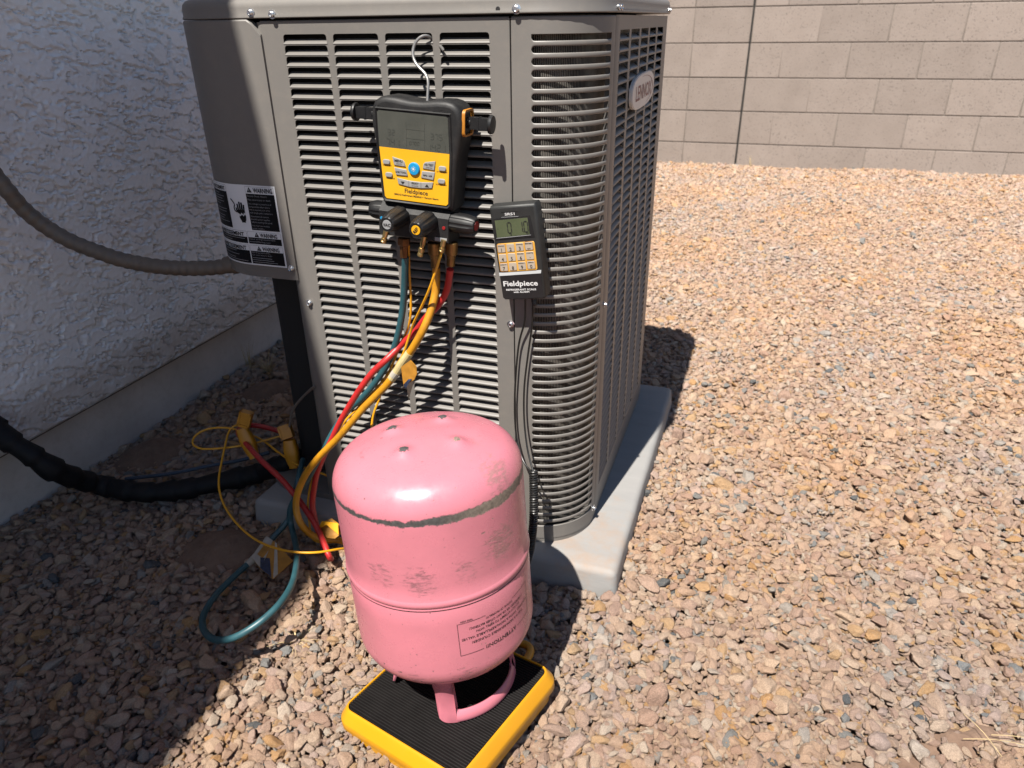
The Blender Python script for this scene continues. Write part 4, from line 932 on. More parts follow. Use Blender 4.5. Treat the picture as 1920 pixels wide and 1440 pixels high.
# control cover over the upper half of the front left corner
CL = 0.0855
def cc(s, d=0.0):
    if s < CL: return (-0.5188 - s, -0.004 + d)
    a = (s - CL) / 0.104
    if a < math.pi / 2: return (LX + 0.0997 - (0.104 - d) * math.sin(a), 0.1 - (0.104 - d) * math.cos(a))
    return (LX - 0.0043 + d, 0.1 + (a - math.pi / 2) * 0.104)
cb, ctp = 0.4600, 0.8580
mb = MB(); ss = [0.0] + [0.006, 0.012] + [0.02 + 0.0655 * k / 3 for k in range(4)] + [CL + 0.1634 * k / 16 for k in range(1, 17)] + [CL + 0.1634 + 0.03, CL + 0.1634 + 0.09]
n = len(ss)
top = [min(ctp, 0.838 + max(0.0, s) * 1.25) for s in ss]
rows = [(0.010, lambda i: cb + 0.001), (0.0, lambda i: cb), (-0.0002, lambda i: cb + 0.012), (-0.0010, lambda i: cb + 0.0165), (-0.0010, lambda i: 0.65), (-0.0010, lambda i: top[i] - 0.002), (0.001, lambda i: top[i]), (0.012, lambda i: top[i])]
vs = []
for d, zf in rows: vs += [(*cc(s, d + (0.0016 if s < 0.003 else 0) + (-0.0006 if 0.01 < s < CL * 0.8 else 0)), zf(i)) for i, s in enumerate(ss)]
mb.add(vs, [(r * n + i, r * n + i + 1, (r + 1) * n + i + 1, (r + 1) * n + i) for r in range(len(rows) - 1) for i in range(n - 1)], M['ac'])
mb.add([(*cc(0, 0.0016), cb), (*cc(0, 0.0016), top[0]), (*cc(0, 0.012), top[0]), (*cc(0, 0.012), cb)], [(0, 1, 2, 3)], M['ac'])
# closing floor under the control compartment
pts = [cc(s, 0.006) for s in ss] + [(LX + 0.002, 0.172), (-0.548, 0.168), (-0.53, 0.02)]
mb.add([(x, y, cb + 0.006) for x, y in pts], [tuple(range(len(pts)))], M['acshade'])
cover = part('control_cover', mb, ac, True, True, 40)
# warning label wrapped round the cover
lb = MB(); LZ0, LZ1, LS0 = 0.4815, 0.6175, 0.0155; LW = 0.158
def lf(h): return lambda u, v: (*cc(LS0 + (LW - u), -0.0024 - h), LZ1 - v)       # u from the left end, v down
def lrect(u0, u1, v0, v1, mat, h):
    k = max(1, int((u1 - u0) / 0.008)); f = lf(h); us = [u0 + (u1 - u0) * i / k for i in range(k + 1)]
    lb.add([f(u, v0) for u in us] + [f(u, v1) for u in us], [(i, i + 1, i + 2 + k, i + 1 + k) for i in range(k)], mat)
LH = LZ1 - LZ0
lrect(0, LW, 0, LH, M['lwhite'], 0.0)
def panel(u0, u1, v0, v1): lrect(u0, u1, v0, v1, M['lblack'], 0.0002)
def words(lines, u0, v, size, dv, mat=None, align='LEFT', bold=0.0, h=0.0005, width=None):
    f = lf(h)
    for s in lines:
        put_text(lb, s, size, u0, v, lambda a, b, f=f, v=v: f(a, 2 * v - b), mat or M['lgrey'], align, bold, width=width); v += dv
def bars(u0, u1, v0, v1, dv, seed):
    r = random.Random(seed); v = v0
    while v < v1:
        lrect(u0, u0 + (u1 - u0) * r.uniform(0.55, 1.0), v, v + 0.0009, M['lgrey'], 0.0005); v += dv * (1.7 if r.random() < .2 else 1)
b0, b1, b2, b3, b4, b5 = 0.0025, 0.0745, 0.0775, 0.0985, 0.1010, 0.1335
uA, uB, uC, uD = 0.003, 0.059, 0.100, LW - 0.003
panel(uA, uB, b0 + 0.011, b1); panel(uC, uD, b0 + 0.0115, b1)
panel(uA, 0.0875, b2 + 0.010, b3); panel(0.0895, uD, b2 + 0.010, b3); panel(uA, 0.0875, b4 + 0.010, b5); panel(0.0895, uD, b4 + 0.010, b5)
for (x0, x1, y) in ((uA, uB, b0), (uC, uD, b0), (uA, 0.0875, b2), (0.0895, uD, b2), (uA, 0.0875, b4), (0.0895, uD, b4)):
    lrect(x0, x1, y, y + 0.0003, M['lblack'], 0.0003)
    lrect(x0, x0 + 0.0003, y, y + 0.011, M['lblack'], 0.0003); lrect(x1 - 0.0003, x1, y, y + 0.011, M['lblack'], 0.0003)
words(['WARNING'], uC + 0.0155, b0 + 0.0094, 0.0105, 0, M['lblack'], bold=0.03, width=uD - uC - 0.018)
words(['AVERTISSEMENT'], uA + 0.009, b0 + 0.0090, 0.0088, 0, M['lblack'], bold=0.03, width=0.044)
for y in (b2, b4):
    words(['WARNING'], 0.114, y + 0.0088, 0.0098, 0, M['lblack'], bold=0.03, width=0.034)
    words(['AVERTISSEMENT'], uA + 0.011, y + 0.0088, 0.0092, 0, M['lblack'], bold=0.03, width=0.068)
def tri(u, v, s):
    f = lf(0.0005); lb.add([f(u, v), f(u + s, v), f(u + s / 2, v - s * 0.9)], [(0, 1, 2)], M['lblack'])
    f2 = lf(0.0007); lb.add([f2(u + s * .46, v - s * .58), f2(u + s * .54, v - s * .58), f2(u + s * .53, v - s * .26), f2(u + s * .47, v - s * .26)], [(0, 1, 2, 3)], M['lwhite'])
    lb.add([f2(u + s * .46, v - s * .18), f2(u + s * .54, v - s * .18), f2(u + s * .54, v - s * .1), f2(u + s * .46, v - s * .1)], [(0, 1, 2, 3)], M['lwhite'])
tri(uC + 0.003, b0 + 0.0095, 0.0098); tri(0.103, b2 + 0.009, 0.0092); tri(0.103, b4 + 0.009, 0.0092); tri(uA + 0.0005, b0 + 0.009, 0.008); tri(uA + 0.001, b2 + 0.0088, 0.009); tri(uA + 0.001, b4 + 0.0088, 0.009)
words(['Electric Shock Hazard'], uC + 0.002, b0 + 0.0165, 0.0043, 0)
words(['May cause injury or death.'], uC + 0.002, b0 + 0.0225, 0.0043, 0)
words(['Line voltage is present at all', 'components when unit is', 'not in operation on units', 'with single pole contactors.'], uC + 0.002, b0 + 0.0290, 0.0040, 0.0050)
words(['Disconnect all remote', 'electric power supplies', 'before opening this panel.'], uC + 0.002, b0 + 0.0500, 0.0040, 0.0048)
words(['Unit may have multiple', 'power supplies.'], uC + 0.002, b0 + 0.0655, 0.0038, 0.0045)
bars(uA + 0.002, uB - 0.004, b0 + 0.015, b1 - 0.003, 0.0045, 1)
words(['Cancer and Reproductive Harm', 'www.P65Warnings.ca.gov'], 0.0915, b2 + 0.0138, 0.0040, 0.0046)
bars(uA + 0.002, 0.084, b2 + 0.0125, b3 - 0.001, 0.0046, 2)
words(['Risk of explosion or fire.', 'Can cause injury or death.'], 0.0915, b4 + 0.0138, 0.0038, 0.0042); bars(0.0915, uD - 0.004, b4 + 0.0215, b5 - 0.0015, 0.0036, 3)
bars(uA + 0.002, 0.084, b4 + 0.0125, b5 - 0.0015, 0.0036, 4)
# pictogram: hand struck by a bolt from a bare wire
ff = lf(0.0005)
def blob(pts, mat=M['lblack'], h=0.0005): 
    f = lf(h); lb.add([f(u, v) for u, v in pts], [tuple(range(len(pts)))], mat)
hx, hy = 0.0725, 0.0275
def stroke(pts, w):
    for (a, b), (c, d) in zip(pts, pts[1:]):
        L_ = math.hypot(c - a, d - b) or 1; nx_, ny_ = -(d - b) / L_ * w / 2, (c - a) / L_ * w / 2
        blob([(a + nx_, b + ny_), (c + nx_, d + ny_), (c - nx_, d - ny_), (a - nx_, b - ny_)])
for i, (du, ln) in enumerate(((0.0075, 0.0115), (0.0112, 0.0150), (0.0148, 0.0140), (0.0182, 0.0105))):
    stroke([(hx + du, hy + 0.016), (hx + du - 0.001 + 0.0006 * i, hy + 0.016 - ln)], 0.0030)
blob([(hx + 0.006, hy + 0.0145), (hx + 0.0197, hy + 0.0145), (hx + 0.0200, hy + 0.0200), (hx + 0.0175, hy + 0.0185), (hx + 0.0158, hy + 0.0225), (hx + 0.0125, hy + 0.0190), (hx + 0.0095, hy + 0.0225), (hx + 0.0055, hy + 0.0195)])
stroke([(hx + 0.0062, hy + 0.0195), (hx + 0.0032, hy + 0.0135), (hx + 0.0040, hy + 0.0110)], 0.0030)
blob([(hx + 0.0072, hy + 0.0245), (hx + 0.0100, hy + 0.0250), (hx + 0.0128, hy + 0.0220), (hx + 0.0158, hy + 0.0252), (hx + 0.0190, hy + 0.0215), (hx + 0.0205, hy + 0.0240), (hx + 0.0198, hy + 0.0310), (hx + 0.0180, hy + 0.0335), (hx + 0.0182, hy + 0.0355), (hx + 0.0105, hy + 0.0355), (hx + 0.0102, hy + 0.0330), (hx + 0.0078, hy + 0.0290)])
stroke([(hx - 0.0060, hy - 0.0030), (hx - 0.0015, hy + 0.0020), (hx + 0.0012, hy + 0.0062), (hx - 0.0012, hy + 0.0110), (hx - 0.0008, hy + 0.0160), (hx + 0.0035, hy + 0.0185)], 0.0022)
part('warning_label', lb, ac, True, False)
# screws
def screw(loc, ax, name='screw', r=0.0042, parent=ac):
    mb = MB(); mb.lathe([(r * 1.45, 0.0), (r * 1.5, 0.0012), (r * 0.98, 0.0016), (r * 0.95, 0.0050), (r * 0.70, 0.0056), (r * 0.55, 0.0046)], 10, M['screw'], loc, ax); part(name, mb, parent, True, True, 40)
for p_ in P['lidscrews'][:3]: screw((p_[0], -0.0031, p_[2]), (0.03, -1, 0.02))
for p_ in P['lidscrews'][3:5]: screw((RX + 0.001, 0.094 if p_[1] < 0.07 else 0.112, 0.8655), (1, -0.2, 0))
screw((RX + 0.003, 0.6, 0.8655), (1, 0, 0))
for p_ in P['screws']: screw((p_[0], 0.0, p_[2]), (0, -1, 0))
screw((RX - 0.0006, 0.092, 0.030), (1, -0.25, 0)); screw((RX, 0.105, 0.4317), (1, 0, 0), r=0.0034)
screw((P['screw_label'][0][0], -0.0045, P['screw_label'][0][2]), (0, -1, 0))
mb = MB(); mb.lathe([(0.0032, 0), (0.0030, 0.0004)], 10, M['dark'], (P['lidhole'][0][0], -0.0036, P['lidhole'][0][2]), (0, -1, 0)); part('screw_hole', mb, ac, True)
# badge with the maker's name
bo = Vector((RX + 0.0005, 0.341, 0.7415))
bf = lambda u, v, h: (bo.x + h, bo.y + u, bo.z + v)
out = []
for k in range(36):
    a = 2 * math.pi * k / 36; c_, s_2 = math.cos(a), math.sin(a)
    r_ = (abs(c_) ** 3.0 + abs(s_2) ** 3.0) ** (-1 / 3.0); out.append((0.112 * c_ * r_, 0.0275 * s_2 * r_ + 0.0015 * c_ * r_))
mb = MB(); mb.poly([(u * 0.97, v * 0.95) for u, v in out], 0.0058, 0.0048, bf, M['badge']); mb.poly(out, 0.0048, 0.0, bf, M['badge'])
put_text(mb, 'LENNOX', 0.033, 0.0, -0.0125, lambda a, b: bf(a, b, 0.0062), M['maroon'], 'CENTER', 0.012, width=0.160, shear=0.0)
arcp = [(0.104 * math.cos(math.radians(a)) * 0.93, 0.0245 * math.sin(math.radians(a)) * 0.93) for a in range(-75, 106, 9)]
for i, ((a, b), (c, d)) in enumerate(zip(arcp, arcp[1:])):
    w0 = 0.0022 * math.sin(math.pi * i / len(arcp)) + 0.0004; w1 = 0.0022 * math.sin(math.pi * (i + 1) / len(arcp)) + 0.0004
    mb.add([bf(a, b, 0.0062), bf(c, d, 0.0062), bf(c * (1 - w1 * 18), d * (1 - w1 * 18), 0.0062), bf(a * (1 - w0 * 18), b * (1 - w0 * 18), 0.0062)], [(0, 1, 2, 3)], M['maroon'])
part('badge', mb, ac, True, False)
# service valves in the recess
mb = MB(); v0 = Vector(P['valve'][0]); v1 = Vector(P['valve'][1])
mb.lathe([(0.012, -0.005), (0.0135, 0.0), (0.0135, 0.022), (0.010, 0.024), (0.010, 0.034), (0.005, 0.036)], 16, M['knob'], (-0.648, 0.105, 0.015), (0, -0.25, 1))
mb.tube([(-0.648, 0.168, 0.022), (-0.648, 0.10, 0.018), (-0.66, 0.08, 0.0)], 0.009, 10, M['brassdk']); mb.tube([(-0.60, 0.168, 0.09), (-0.61, 0.12, 0.088), (-0.62, 0.09, 0.08)], 0.007, 10, M['brassdk'])
part('service_valve', mb, ac, True)

# ------------------------------------------------------------------ digital manifold hung on the louvers
mo = Vector(P['mani_o'][0])
mani = thing('digital_manifold', 'black and yellow digital gauge manifold hanging by a wire hook on the louvers', 'gauge', mo, (0, 0.06, 0))
mmf = lambda l: [(u / 1000, v / 1000) for u, v in l]
half = [(0, 77.6), (10, 77.8), (20, 78.8), (32, 80.4), (46, 80.8), (56, 79.0), (64, 74.0), (69, 65.5), (70.6, 55), (70.3, 42), (67.5, 25), (64.0, 8), (61.5, -15), (59.6, -40), (58.2, -62), (56.5, -66.5)]
out = mmf(half + [(-u, v) for u, v in half[:0:-1]])[::-1]
out = [(u * 0.975, v) for u, v in out]
part('case', prism(out, 0.0, 0.042, 0.0075, 4, M['rubber'], 'case'), mani)
# raised rubber lip round the face and smoked display, yellow face
face = mmf([(-58.5, 63), (50.5, 63), (53, 13), (50.8, -57), (47, -60.5), (-48.5, -60.5), (-52.2, -57), (-58.5, 13)])
def rim(o_, i_, h, mat):
    mb = MB(); n = len(o_)
    mb.add([(u, 0.0004, v) for u, v in o_] + [(u, -h, v) for u, v in [((a[0] * .5 + b[0] * .5), (a[1] * .5 + b[1] * .5)) for a, b in zip(o_, i_)]] + [(u, 0.0002, v) for u, v in i_],
           [(k, (k + 1) % n, (k + 1) % n + n, k + n) for k in range(n)] + [(k + n, (k + 1) % n + n, (k + 1) % n + 2 * n, k + 2 * n) for k in range(n)], mat); return mb
big = [(u * 1.055 + 0.0002, v * 1.055) for u, v in face]
part('bezel', rim(big, face, 0.0022, M['rubber']), mani)
yl = mmf([(-56.6, 13.2), (51.2, 13.0), (49.3, -56), (46.5, -58.8), (-47.8, -58.8), (-50.7, -56)])
part('face_plate', prism(yl, -0.0008, 0.001, 0, 1, M['yface'], 'face_plate'), mani)
sc_out = mmf([(-58.0, 59.5), (-55.5, 62), (46, 61.4), (48.7, 59), (51.2, 13.1), (-56.6, 13.1)])
screen = part('screen', prism(sc_out, -0.0007, 0.001, 0, 1, M['lcd'], 'screen'), mani)
mfn = lambda h: (lambda u, v: (u, -h, v))
mb = MB(); f = mfn(0.0009)
for s, u, v, h in (('741', -45, 16.5, 8.5), ('32', -42, 30.5, 7), ('375', 23, 30, 7.5), ('1421', 18, 15.5, 8.5), ('0700', -9, 20, 4.5)):
    for i, ch in enumerate(s): seven(mb, ch, (u + i * h * .86) / 1000, v / 1000, h * .60 / 1000, h / 1000, f, M['lcdfaint'], 0.0009)
for a in (-14, 14): mb.box((a / 1000, -0.0009, 0.014), (a / 1000 + .0003, -0.0008, 0.05), M['lcdfaint'])
for a in (28, 40): mb.box((-.014, -0.0009, a / 1000), (.014, -0.0008, a / 1000 + .0003), M['lcdfaint'])
part('display_digits', mb, mani, False, False)
def button(name, pts, mat, h=0.0024):
    return part(name, prism(mmf(pts), -h, 0.0, 0.0008, 2, mat, name), mani)
button('button', [(-36.2, 1.2), (-20.5, -1.6), (-17.4, -4), (-15.5, -10.7), (-33.7, -10.1)], M['key'])
button('button', [(-33.7, -13.3), (-14.6, -14.6), (-12.7, -23.4), (-30.8, -23.6)], M['key'])
button('button', [(30.5, 1.4), (15, -1.2), (12.2, -3.8), (11, -10.3), (29.2, -11.3)], M['key'])
button('button', [(9.8, -13.9), (29.5, -13.5), (27.6, -25.0), (8.2, -23.4)], M['key'])
for cx, cy in ((-45.6, -6.8), (-42.4, -24.5), (41.1, -7.4), (39.6, -25)):
    part('button', prism([(u / 1000, v / 1000) for u, v in rrect(cx - 5.6, cx + 5.6, cy - 3.3, cy + 3.3, 2.9)], -0.003, 0.0, 0.0008, 2, M['key'], 'button'), mani)
sel = [(-29.6, -27.6), (-11, -29.6), (8, -29.8), (27, -27.9), (25.2, -36.6), (8, -38.6), (-11, -38.6), (-27.8, -36.2)]
button('select_button', sel, M['key'])
mb = MB(); mb.lathe([(0.0088, 0), (0.0088, 0.0028), (0.0080, 0.0038), (0.0, 0.0041)], 24, M['blue'], (-.0024, 0, -.0121), (0, -1, 0), False); part('power_button', mb, mani)
mb = MB(); f = mfn(0.0028)
put_text(mb, 'MENU', .0046, -.0262, -.0050, f, M['ink'], bold=.02); put_text(mb, 'ON/OFF', .0024, -.0255, -.0083, f, M['ink'])
put_text(mb, 'LINE TOOL', .0034, -.0230, -.0200, f, M['ink'], bold=.02)
put_text(mb, 'N2 TEST', .0037, .0212, -.0055, f, M['ink'], bold=.02); put_text(mb, 'TIME/UNIT', .0022, .0212, -.0088, f, M['ink'])
put_text(mb, 'PIPE / AIR', .0034, .0188, -.0205, f, M['ink'], bold=.02)
put_text(mb, 'SELECT', .0034, -.0012, -.0332, f, M['ink'], bold=.02); put_text(mb, 'OR CLEAR', .0022, -.0012, -.0364, f, M['ink'])
for u, d in ((-.0205, -1), (.0176, 1)): mb.add([f(u - .0032, -.0335 - d * .0018), f(u + .0032, -.0335 - d * .0018), f(u, -.0335 + d * .0022)], [(0, 1, 2)], M['ink'])
for u in (-.0110, .0080): mb.box((u, -0.0027, -.0380), (u + .0003, -0.0025, -.0295), M['ink'])
f = mfn(0.0009)
put_text(mb, 'Fieldpiece', .0090, -.0002, -.0478, f, M['ink'], bold=.022, width=.0365)
put_text(mb, 'SMAN3 Refrigerant Manifold + Vacuum Gauge', .0040, -.0004, -.0527, f, M['ink'], bold=.03, width=.0700)
for s, u, v in (('RUN HOLD', -.0450, -.0128), ('ZERO PRESSURE', -.0405, -.0305), ('AIR PARAMETER', .0400, -.0134), ('SC/SH TEMP PRESS', .0388, -.0312)): put_text(mb, s, .0027, u, v, f, M['ink'], width=.014 if u < 0 else .017, bold=.02)
f = mfn(0.0043)
for k in range(8):
    a = math.pi * k / 4; c_, s_2 = math.cos(a), math.sin(a); cx, cy = -.0024, -.0121
    mb.add([f(cx + c_ * .0022 - s_2 * .0003, cy + s_2 * .0022 + c_ * .0003), f(cx + c_ * .0038 - s_2 * .0003, cy + s_2 * .0038 + c_ * .0003), f(cx + c_ * .0038 + s_2 * .0003, cy + s_2 * .0038 - c_ * .0003), f(cx + c_ * .0022 + s_2 * .0003, cy + s_2 * .0022 - c_ * .0003)], [(0, 1, 2, 3)], M['white'])
mb.add([f(-.0024 + .0016 * math.cos(k), -.0121 + .0016 * math.sin(k)) for k in [i * math.pi / 5 for i in range(10)]], [tuple(range(10))], M['white'])
part('lettering', mb, mani, False, False)
mb = MB(); put_text(mb, 'LOW', .0072, -.0520, .0650, mfn(0.0006), M['hand'], bold=-.004, sx=1.1); put_text(mb, 'HIGH', .0082, .0375, .0646, mfn(0.0006), M['hand'], bold=-.004, sx=1.15)
part('moulded_lettering', mb, mani, False, False)
# hanger knobs on both sides
def side_knob(x0, sgn, name):
    mb = MB(); z, y = 0.0535, 0.021; X = lambda t: (x0 + sgn * t, y, z)
    mb.lathe([(0.0075, 0), (0.0075, 0.006)], 12, M['knob'], X(0), (sgn, 0, 0))
    for dy, dz, wy, wz in ((0, 0.0062, 0.0060, 0.0016), (0, -0.0062, 0.0060, 0.0016), (-0.0050, 0, 0.0012, 0.0068), (0.0050, 0, 0.0012, 0.0068), (0, 0, 0.0012, 0.0068)):
        a, b = X(0.004), X(0.033); mb.box((min(a[0], b[0]), y + dy - wy, z + dz - wz), (max(a[0], b[0]), y + dy + wy, z + dz + wz), M['knob'])
    a, b = X(0.016), X(0.0185); mb.box((min(a[0], b[0]), y - 0.0068, z - 0.0086), (max(a[0], b[0]), y + 0.0068, z + 0.0086), M['knob'])
    mb.lathe([(0.004, 0.031), (0.0122, 0.0325), (0.0128, 0.0345), (0.0118, 0.0372), (0.003, 0.038)], 24, M['knob'], X(0), (sgn, 0, 0)); part(name, mb, mani)
side_knob(0.0690, 1, 'hanger_knob'); side_knob(-0.0690, -1, 'hanger_knob')
for s in (1,):
    mb = MB(); x = s * 0.0693
    o_ = rrect(0.004, 0.038, 0.036, 0.071, 0.006); i_ = rrect(0.0065, 0.0355, 0.0385, 0.0685, 0.005); n = len(o_)
    mb.add([(x - s * .002, a, b) for a, b in o_] + [(x + s * .0022, a, b) for a, b in o_] + [(x + s * .0022, a, b) for a, b in i_] + [(x - s * .002, a, b) for a, b in i_],
           [(r * n + k, r * n + (k + 1) % n, (r + 1) * n + (k + 1) % n, (r + 1) * n + k) for r in range(3) for k in range(n)], M['orange']); part('orange_gasket', mb, mani)
# valve block
mb = MB(); prof = [(0.040, -.0655), (0.010, -.0655), (-0.0035, -.0775), (-0.0035, -.1120), (0.0, -.1145), (0.040, -.1145)]; n = len(prof)
for u0, u1 in ((-0.0600, 0.0510),):
    mb.add([(u0 if z > -.08 else u0 - .001, y, z) for y, z in prof] + [(u1, y, z) for y, z in prof], [(i, (i + 1) % n, (i + 1) % n + n, i + n) for i in range(n)] + [tuple(range(n))[::-1], tuple(range(n, 2 * n))], M['rubber'])
part('valve_block', mb, mani, False, True, 20)
def knob(o, ax, L_, cap, txt=None, name='valve_knob', r=0.0148, tm=None):
    ax = Vector(ax).normalized(); mb = MB(); n = 48; e = ax.orthogonal().normalized() if abs(ax.y) < 0.9 else Vector((1, 0, 0)); e = (e - ax * e.dot(ax)).normalized(); g_ = ax.cross(e); vs = []
    prof = [(0.55, 0.0), (1.0, 0.0), (1.0, L_ * 0.55), (0.90, L_ * 0.80), (0.76, L_ * 0.97), (0.68, L_), (0.50, L_), (0.46, L_ - 0.001)]
    for q, h in prof:
        for k in range(n):
            a = 2 * math.pi * k / n; rr = r * q * (1 - (0.075 if (k % 6) in (0, 5) and q > 0.72 else 0)); vs.append(Vector(o) + ax * h + (e * math.cos(a) + g_ * math.sin(a)) * rr)
    m = len(prof); mb.add(vs, [(i * n + k, i * n + (k + 1) % n, (i + 1) * n + (k + 1) % n, (i + 1) * n + k) for i in range(m - 1) for k in range(n)] + [tuple((m - 1) * n + k for k in range(n))], M['knob'])
    kb = part(name, mb, mani, False, True, 25)
    mb = MB(); mb.lathe([(r * .47, L_ - .0012), (r * .45, L_ + .0004)], 20, cap, o, ax)
    if txt:
        sgn = Vector((1, 0, 0)); up = Vector((0, 0, 1)); f = lambda u, v: tuple(Vector(o) + ax * (L_ + .0008) + sgn * u + up * v)
        rot = tm or 0; put_text(mb, txt, .0060, .0022 * math.sin(rot), -.0022 * math.cos(rot), f, M['ink'], bold=.03, rot=rot)
    part('knob_cap', mb, kb)
knob((-0.0250, -.003, -.0815), (0, -1, -0.06), .044, M['greycap'], 'VAC')
knob((0.0200, -.003, -.0835), (0, -1, -0.06), .044, M['yface'], 'REF', tm=0.9)
knob((0.0520, .012, -.0850), (1, -.10, 0), .038, M['red'])
knob((-0.0600, .014, -.0815), (-1, -.10, 0), .022, M['hteal'], r=.0140)
mb = MB()
for a in ('v1', 'v2', 'v3'):
    t0, t1 = Vector(P[a + 't'][0]), Vector(P[a + 'b'][0]); d = (t1 - t0); L_ = d.length; mb2 = MB()
    mb2.lathe([(.0040, -.004), (.0040, L_ * .35), (.0032, L_ * .40), (.0032, L_ * .5), (.0045, L_ * .52), (.0047, L_ * .72), (.0040, L_ * .76), (.0046, L_ * .80), (.0046, L_ * .95), (.0026, L_)], 14, M['brass'], t0, d); part('access_port', mb2, mani, False, True, 30)
mb = MB(); mb.lathe([(.0026, 0), (.0024, .0009)], 12, M['red'], (.0438, -.0036, -.0908), (0, -1, 0)); part('red_dot', mb, mani)
mb = MB(); mb.lathe([(.0022, 0), (.0020, .0009)], 12, M['blue'], (-.0562, -.0036, -.0884), (0, -1, 0)); part('blue_dot', mb, mani)
mb = MB(); mb.box((.0300, -.0046, -.1112), (.0490, -.0036, -.1058), M['greycap']); part('serial_tag', mb, mani)
mb = MB(); pts = [Vector(p_) for p_ in P['hook']] ; inv = Matrix.Rotation(-0.06, 4, 'Y')
pts = [inv @ (p_ - mo) for p_ in pts]; mb.tube(spline(pts, .004), .0021, 10, M['steel']); part('hook', mb, mani)
mb = MB(); pts = [inv @ (Vector(p_) - mo) for p_ in P['hooktip']]; mb.tube(spline(pts, .004), [.0021] * (len(spline(pts, .004)) - 1) + [.0012], 10, M['steel']); part('hook_tip', mb, mani)

# ------------------------------------------------------------------ refrigerant hoses
inv2 = Matrix.Rotation(0.06, 4, 'Y')
def hose(pts, r, mat, label, f0, f1, fb, rn, nutmat, group='refrigerant hoses hanging from the manifold', knurl=False):
    h = thing('refrigerant_hose', label, 'hose', pts[0], None, group)
    mb = MB(); sp = spline(pts, .005); mb.tube(sp, r, 14, mat); part('hose', mb, h, True)
    w = [mo + (inv2 @ Vector(P[k][0])) for k in (f0, f1, fb)]
    d = w[2] - w[0]; mb = MB(); a = (w[1] - w[0]).length; L_ = d.length; n = 36; 
    prof = [(rn * .9, 0), (rn, .0012), (rn, a - .0015), (rn * .86, a), (r * 1.25, a + .0004), (r * 1.28, a + .004), (r * 1.16, a + .005), (r * 1.16, L_ - .0005), (r * .99, L_)]
    mb.lathe(prof, 6 if not knurl else n, nutmat, w[0], d); part('fitting', mb, h, True, True, 25); return h, sp
h1, s1 = hose(P['teal'], .0055, M['hteal'], 'teal blue hose looping onto the gravel left of the pink cylinder', 'f1', 'f1m', 'f1b', .0098, M['brassdk'])
h2, s2 = hose(P['red'], .0055, M['hred'], 'red hose folding over itself beside the pad and up to the pipe clamps', 'f3', 'f3m', 'f3b', .0092, M['brassnut'], knurl=True)
h3, s3 = hose(P['yellow'], .0063, M['hyel'], 'thick yellow hose with a cream and orange tag, running behind the pink cylinder', 'f2', 'f2m', 'f2b', .0104, M['brassnut'], knurl=True)
def thin(mb, pts, mat, t=.0007, matb=None):
    pts = [Vector(p_) for p_ in pts]; nv = Vector((0, 0, 0)); n = len(pts)
    for i in range(n):
        a, b = pts[i], pts[(i + 1) % n]; nv += a.cross(b)
    nv.normalize(); 
    if nv.y > 0: nv = -nv
    mb.add([p_ + nv * t / 2 for p_ in pts], [tuple(range(n))], mat); mb.add([p_ - nv * t / 2 for p_ in pts], [tuple(range(n))], matb or mat)
    mb.add([p_ + nv * t / 2 for p_ in pts] + [p_ - nv * t / 2 for p_ in pts], [(i, (i + 1) % n, (i + 1) % n + n, i + n) for i in range(n)], mat)
T = [Vector(p_) for p_ in P['tag_y']]
def along(sp, z0, z1): return [p_ for p_ in sp[:140] if z1 <= p_.z <= z0]
mb = MB(); seg = along(s3, T[0].z, T[1].z); mb.tube(seg, .0070, 14, M['tagc']); k = int(len(seg) * .72); mb.tube(seg[k:k + max(3, len(seg) // 6)], .0073, 14, M['tagw'])
thin(mb, [T[2], T[3], T[4] , (T[4] + T[5]) / 2 + Vector((.003, 0, 0)), T[5], T[6]], M['tago'], .0009)
mid = (T[5] + T[6]) / 2
thin(mb, [T[6] + Vector((0, -.001, .003)), mid + Vector((0, -.001, .007)), T[5] + Vector((-.004, -.001, .001)), T[5] + Vector((-.008, -.001, -.004)), T[6] + Vector((.004, -.001, -.003))], M['tagb'], .0008)
thin(mb, [T[7] + Vector((.002, 0, 0)), T[8], T[9]], M['tagw'], .0008)
part('tag', mb, h3, True, False)
mb = MB(); T = [Vector(p_) for p_ in P['tag_y2']]; thin(mb, T, M['tago'], .0012); cen = (T[0] + T[3]) / 2
thin(mb, [T[1] + Vector((.002, -.006, .006)), T[3] + Vector((0, -.006, .008)), T[4] + Vector((0, -.010, .004)), cen + Vector((0, -.008, .010)), T[0] + Vector((.004, -.008, .004))], M['lead'], .0010)
part('tag', mb, h3, True, False)
T = [Vector(p_) for p_ in P['tag_t']]; mb = MB()
seg = [p_ for p_ in s1 if T[1].y - .005 < p_.y < T[0].y + .005 and p_.x < -.56 and p_.z < 0.0]
if len(seg) > 2: mb.tube(seg, .0065, 14, M['tagw'])
thin(mb, [T[0], T[2], T[3], T[4], T[5], T[1]], M['tago'], .0010)
up = Vector((0, -.0003, .0012))
def mixp(a, b, t): return a + (b - a) * t
thin(mb, [T[0] + up, mixp(T[0], T[2], .6) + up, mixp(T[5], T[4], .15) + up, T[1] + up], M['tagw'], .0006)
thin(mb, [mixp(T[0], T[2], .8) + up, T[2] + up, mixp(T[3], T[4], .75) + up, mixp(T[3], T[4], .98) + up], M['tagw'], .0006)
thin(mb, [mixp(T[1], T[3], .22) + up * 1.6, mixp(T[1], T[3], .45) + up * 1.6, mixp(T[5], T[4], .9) + up * 1.6, mixp(T[5], T[4], .1) + up * 1.6], M['tagb'], .0006)
part('tag', mb, h1, True, False)
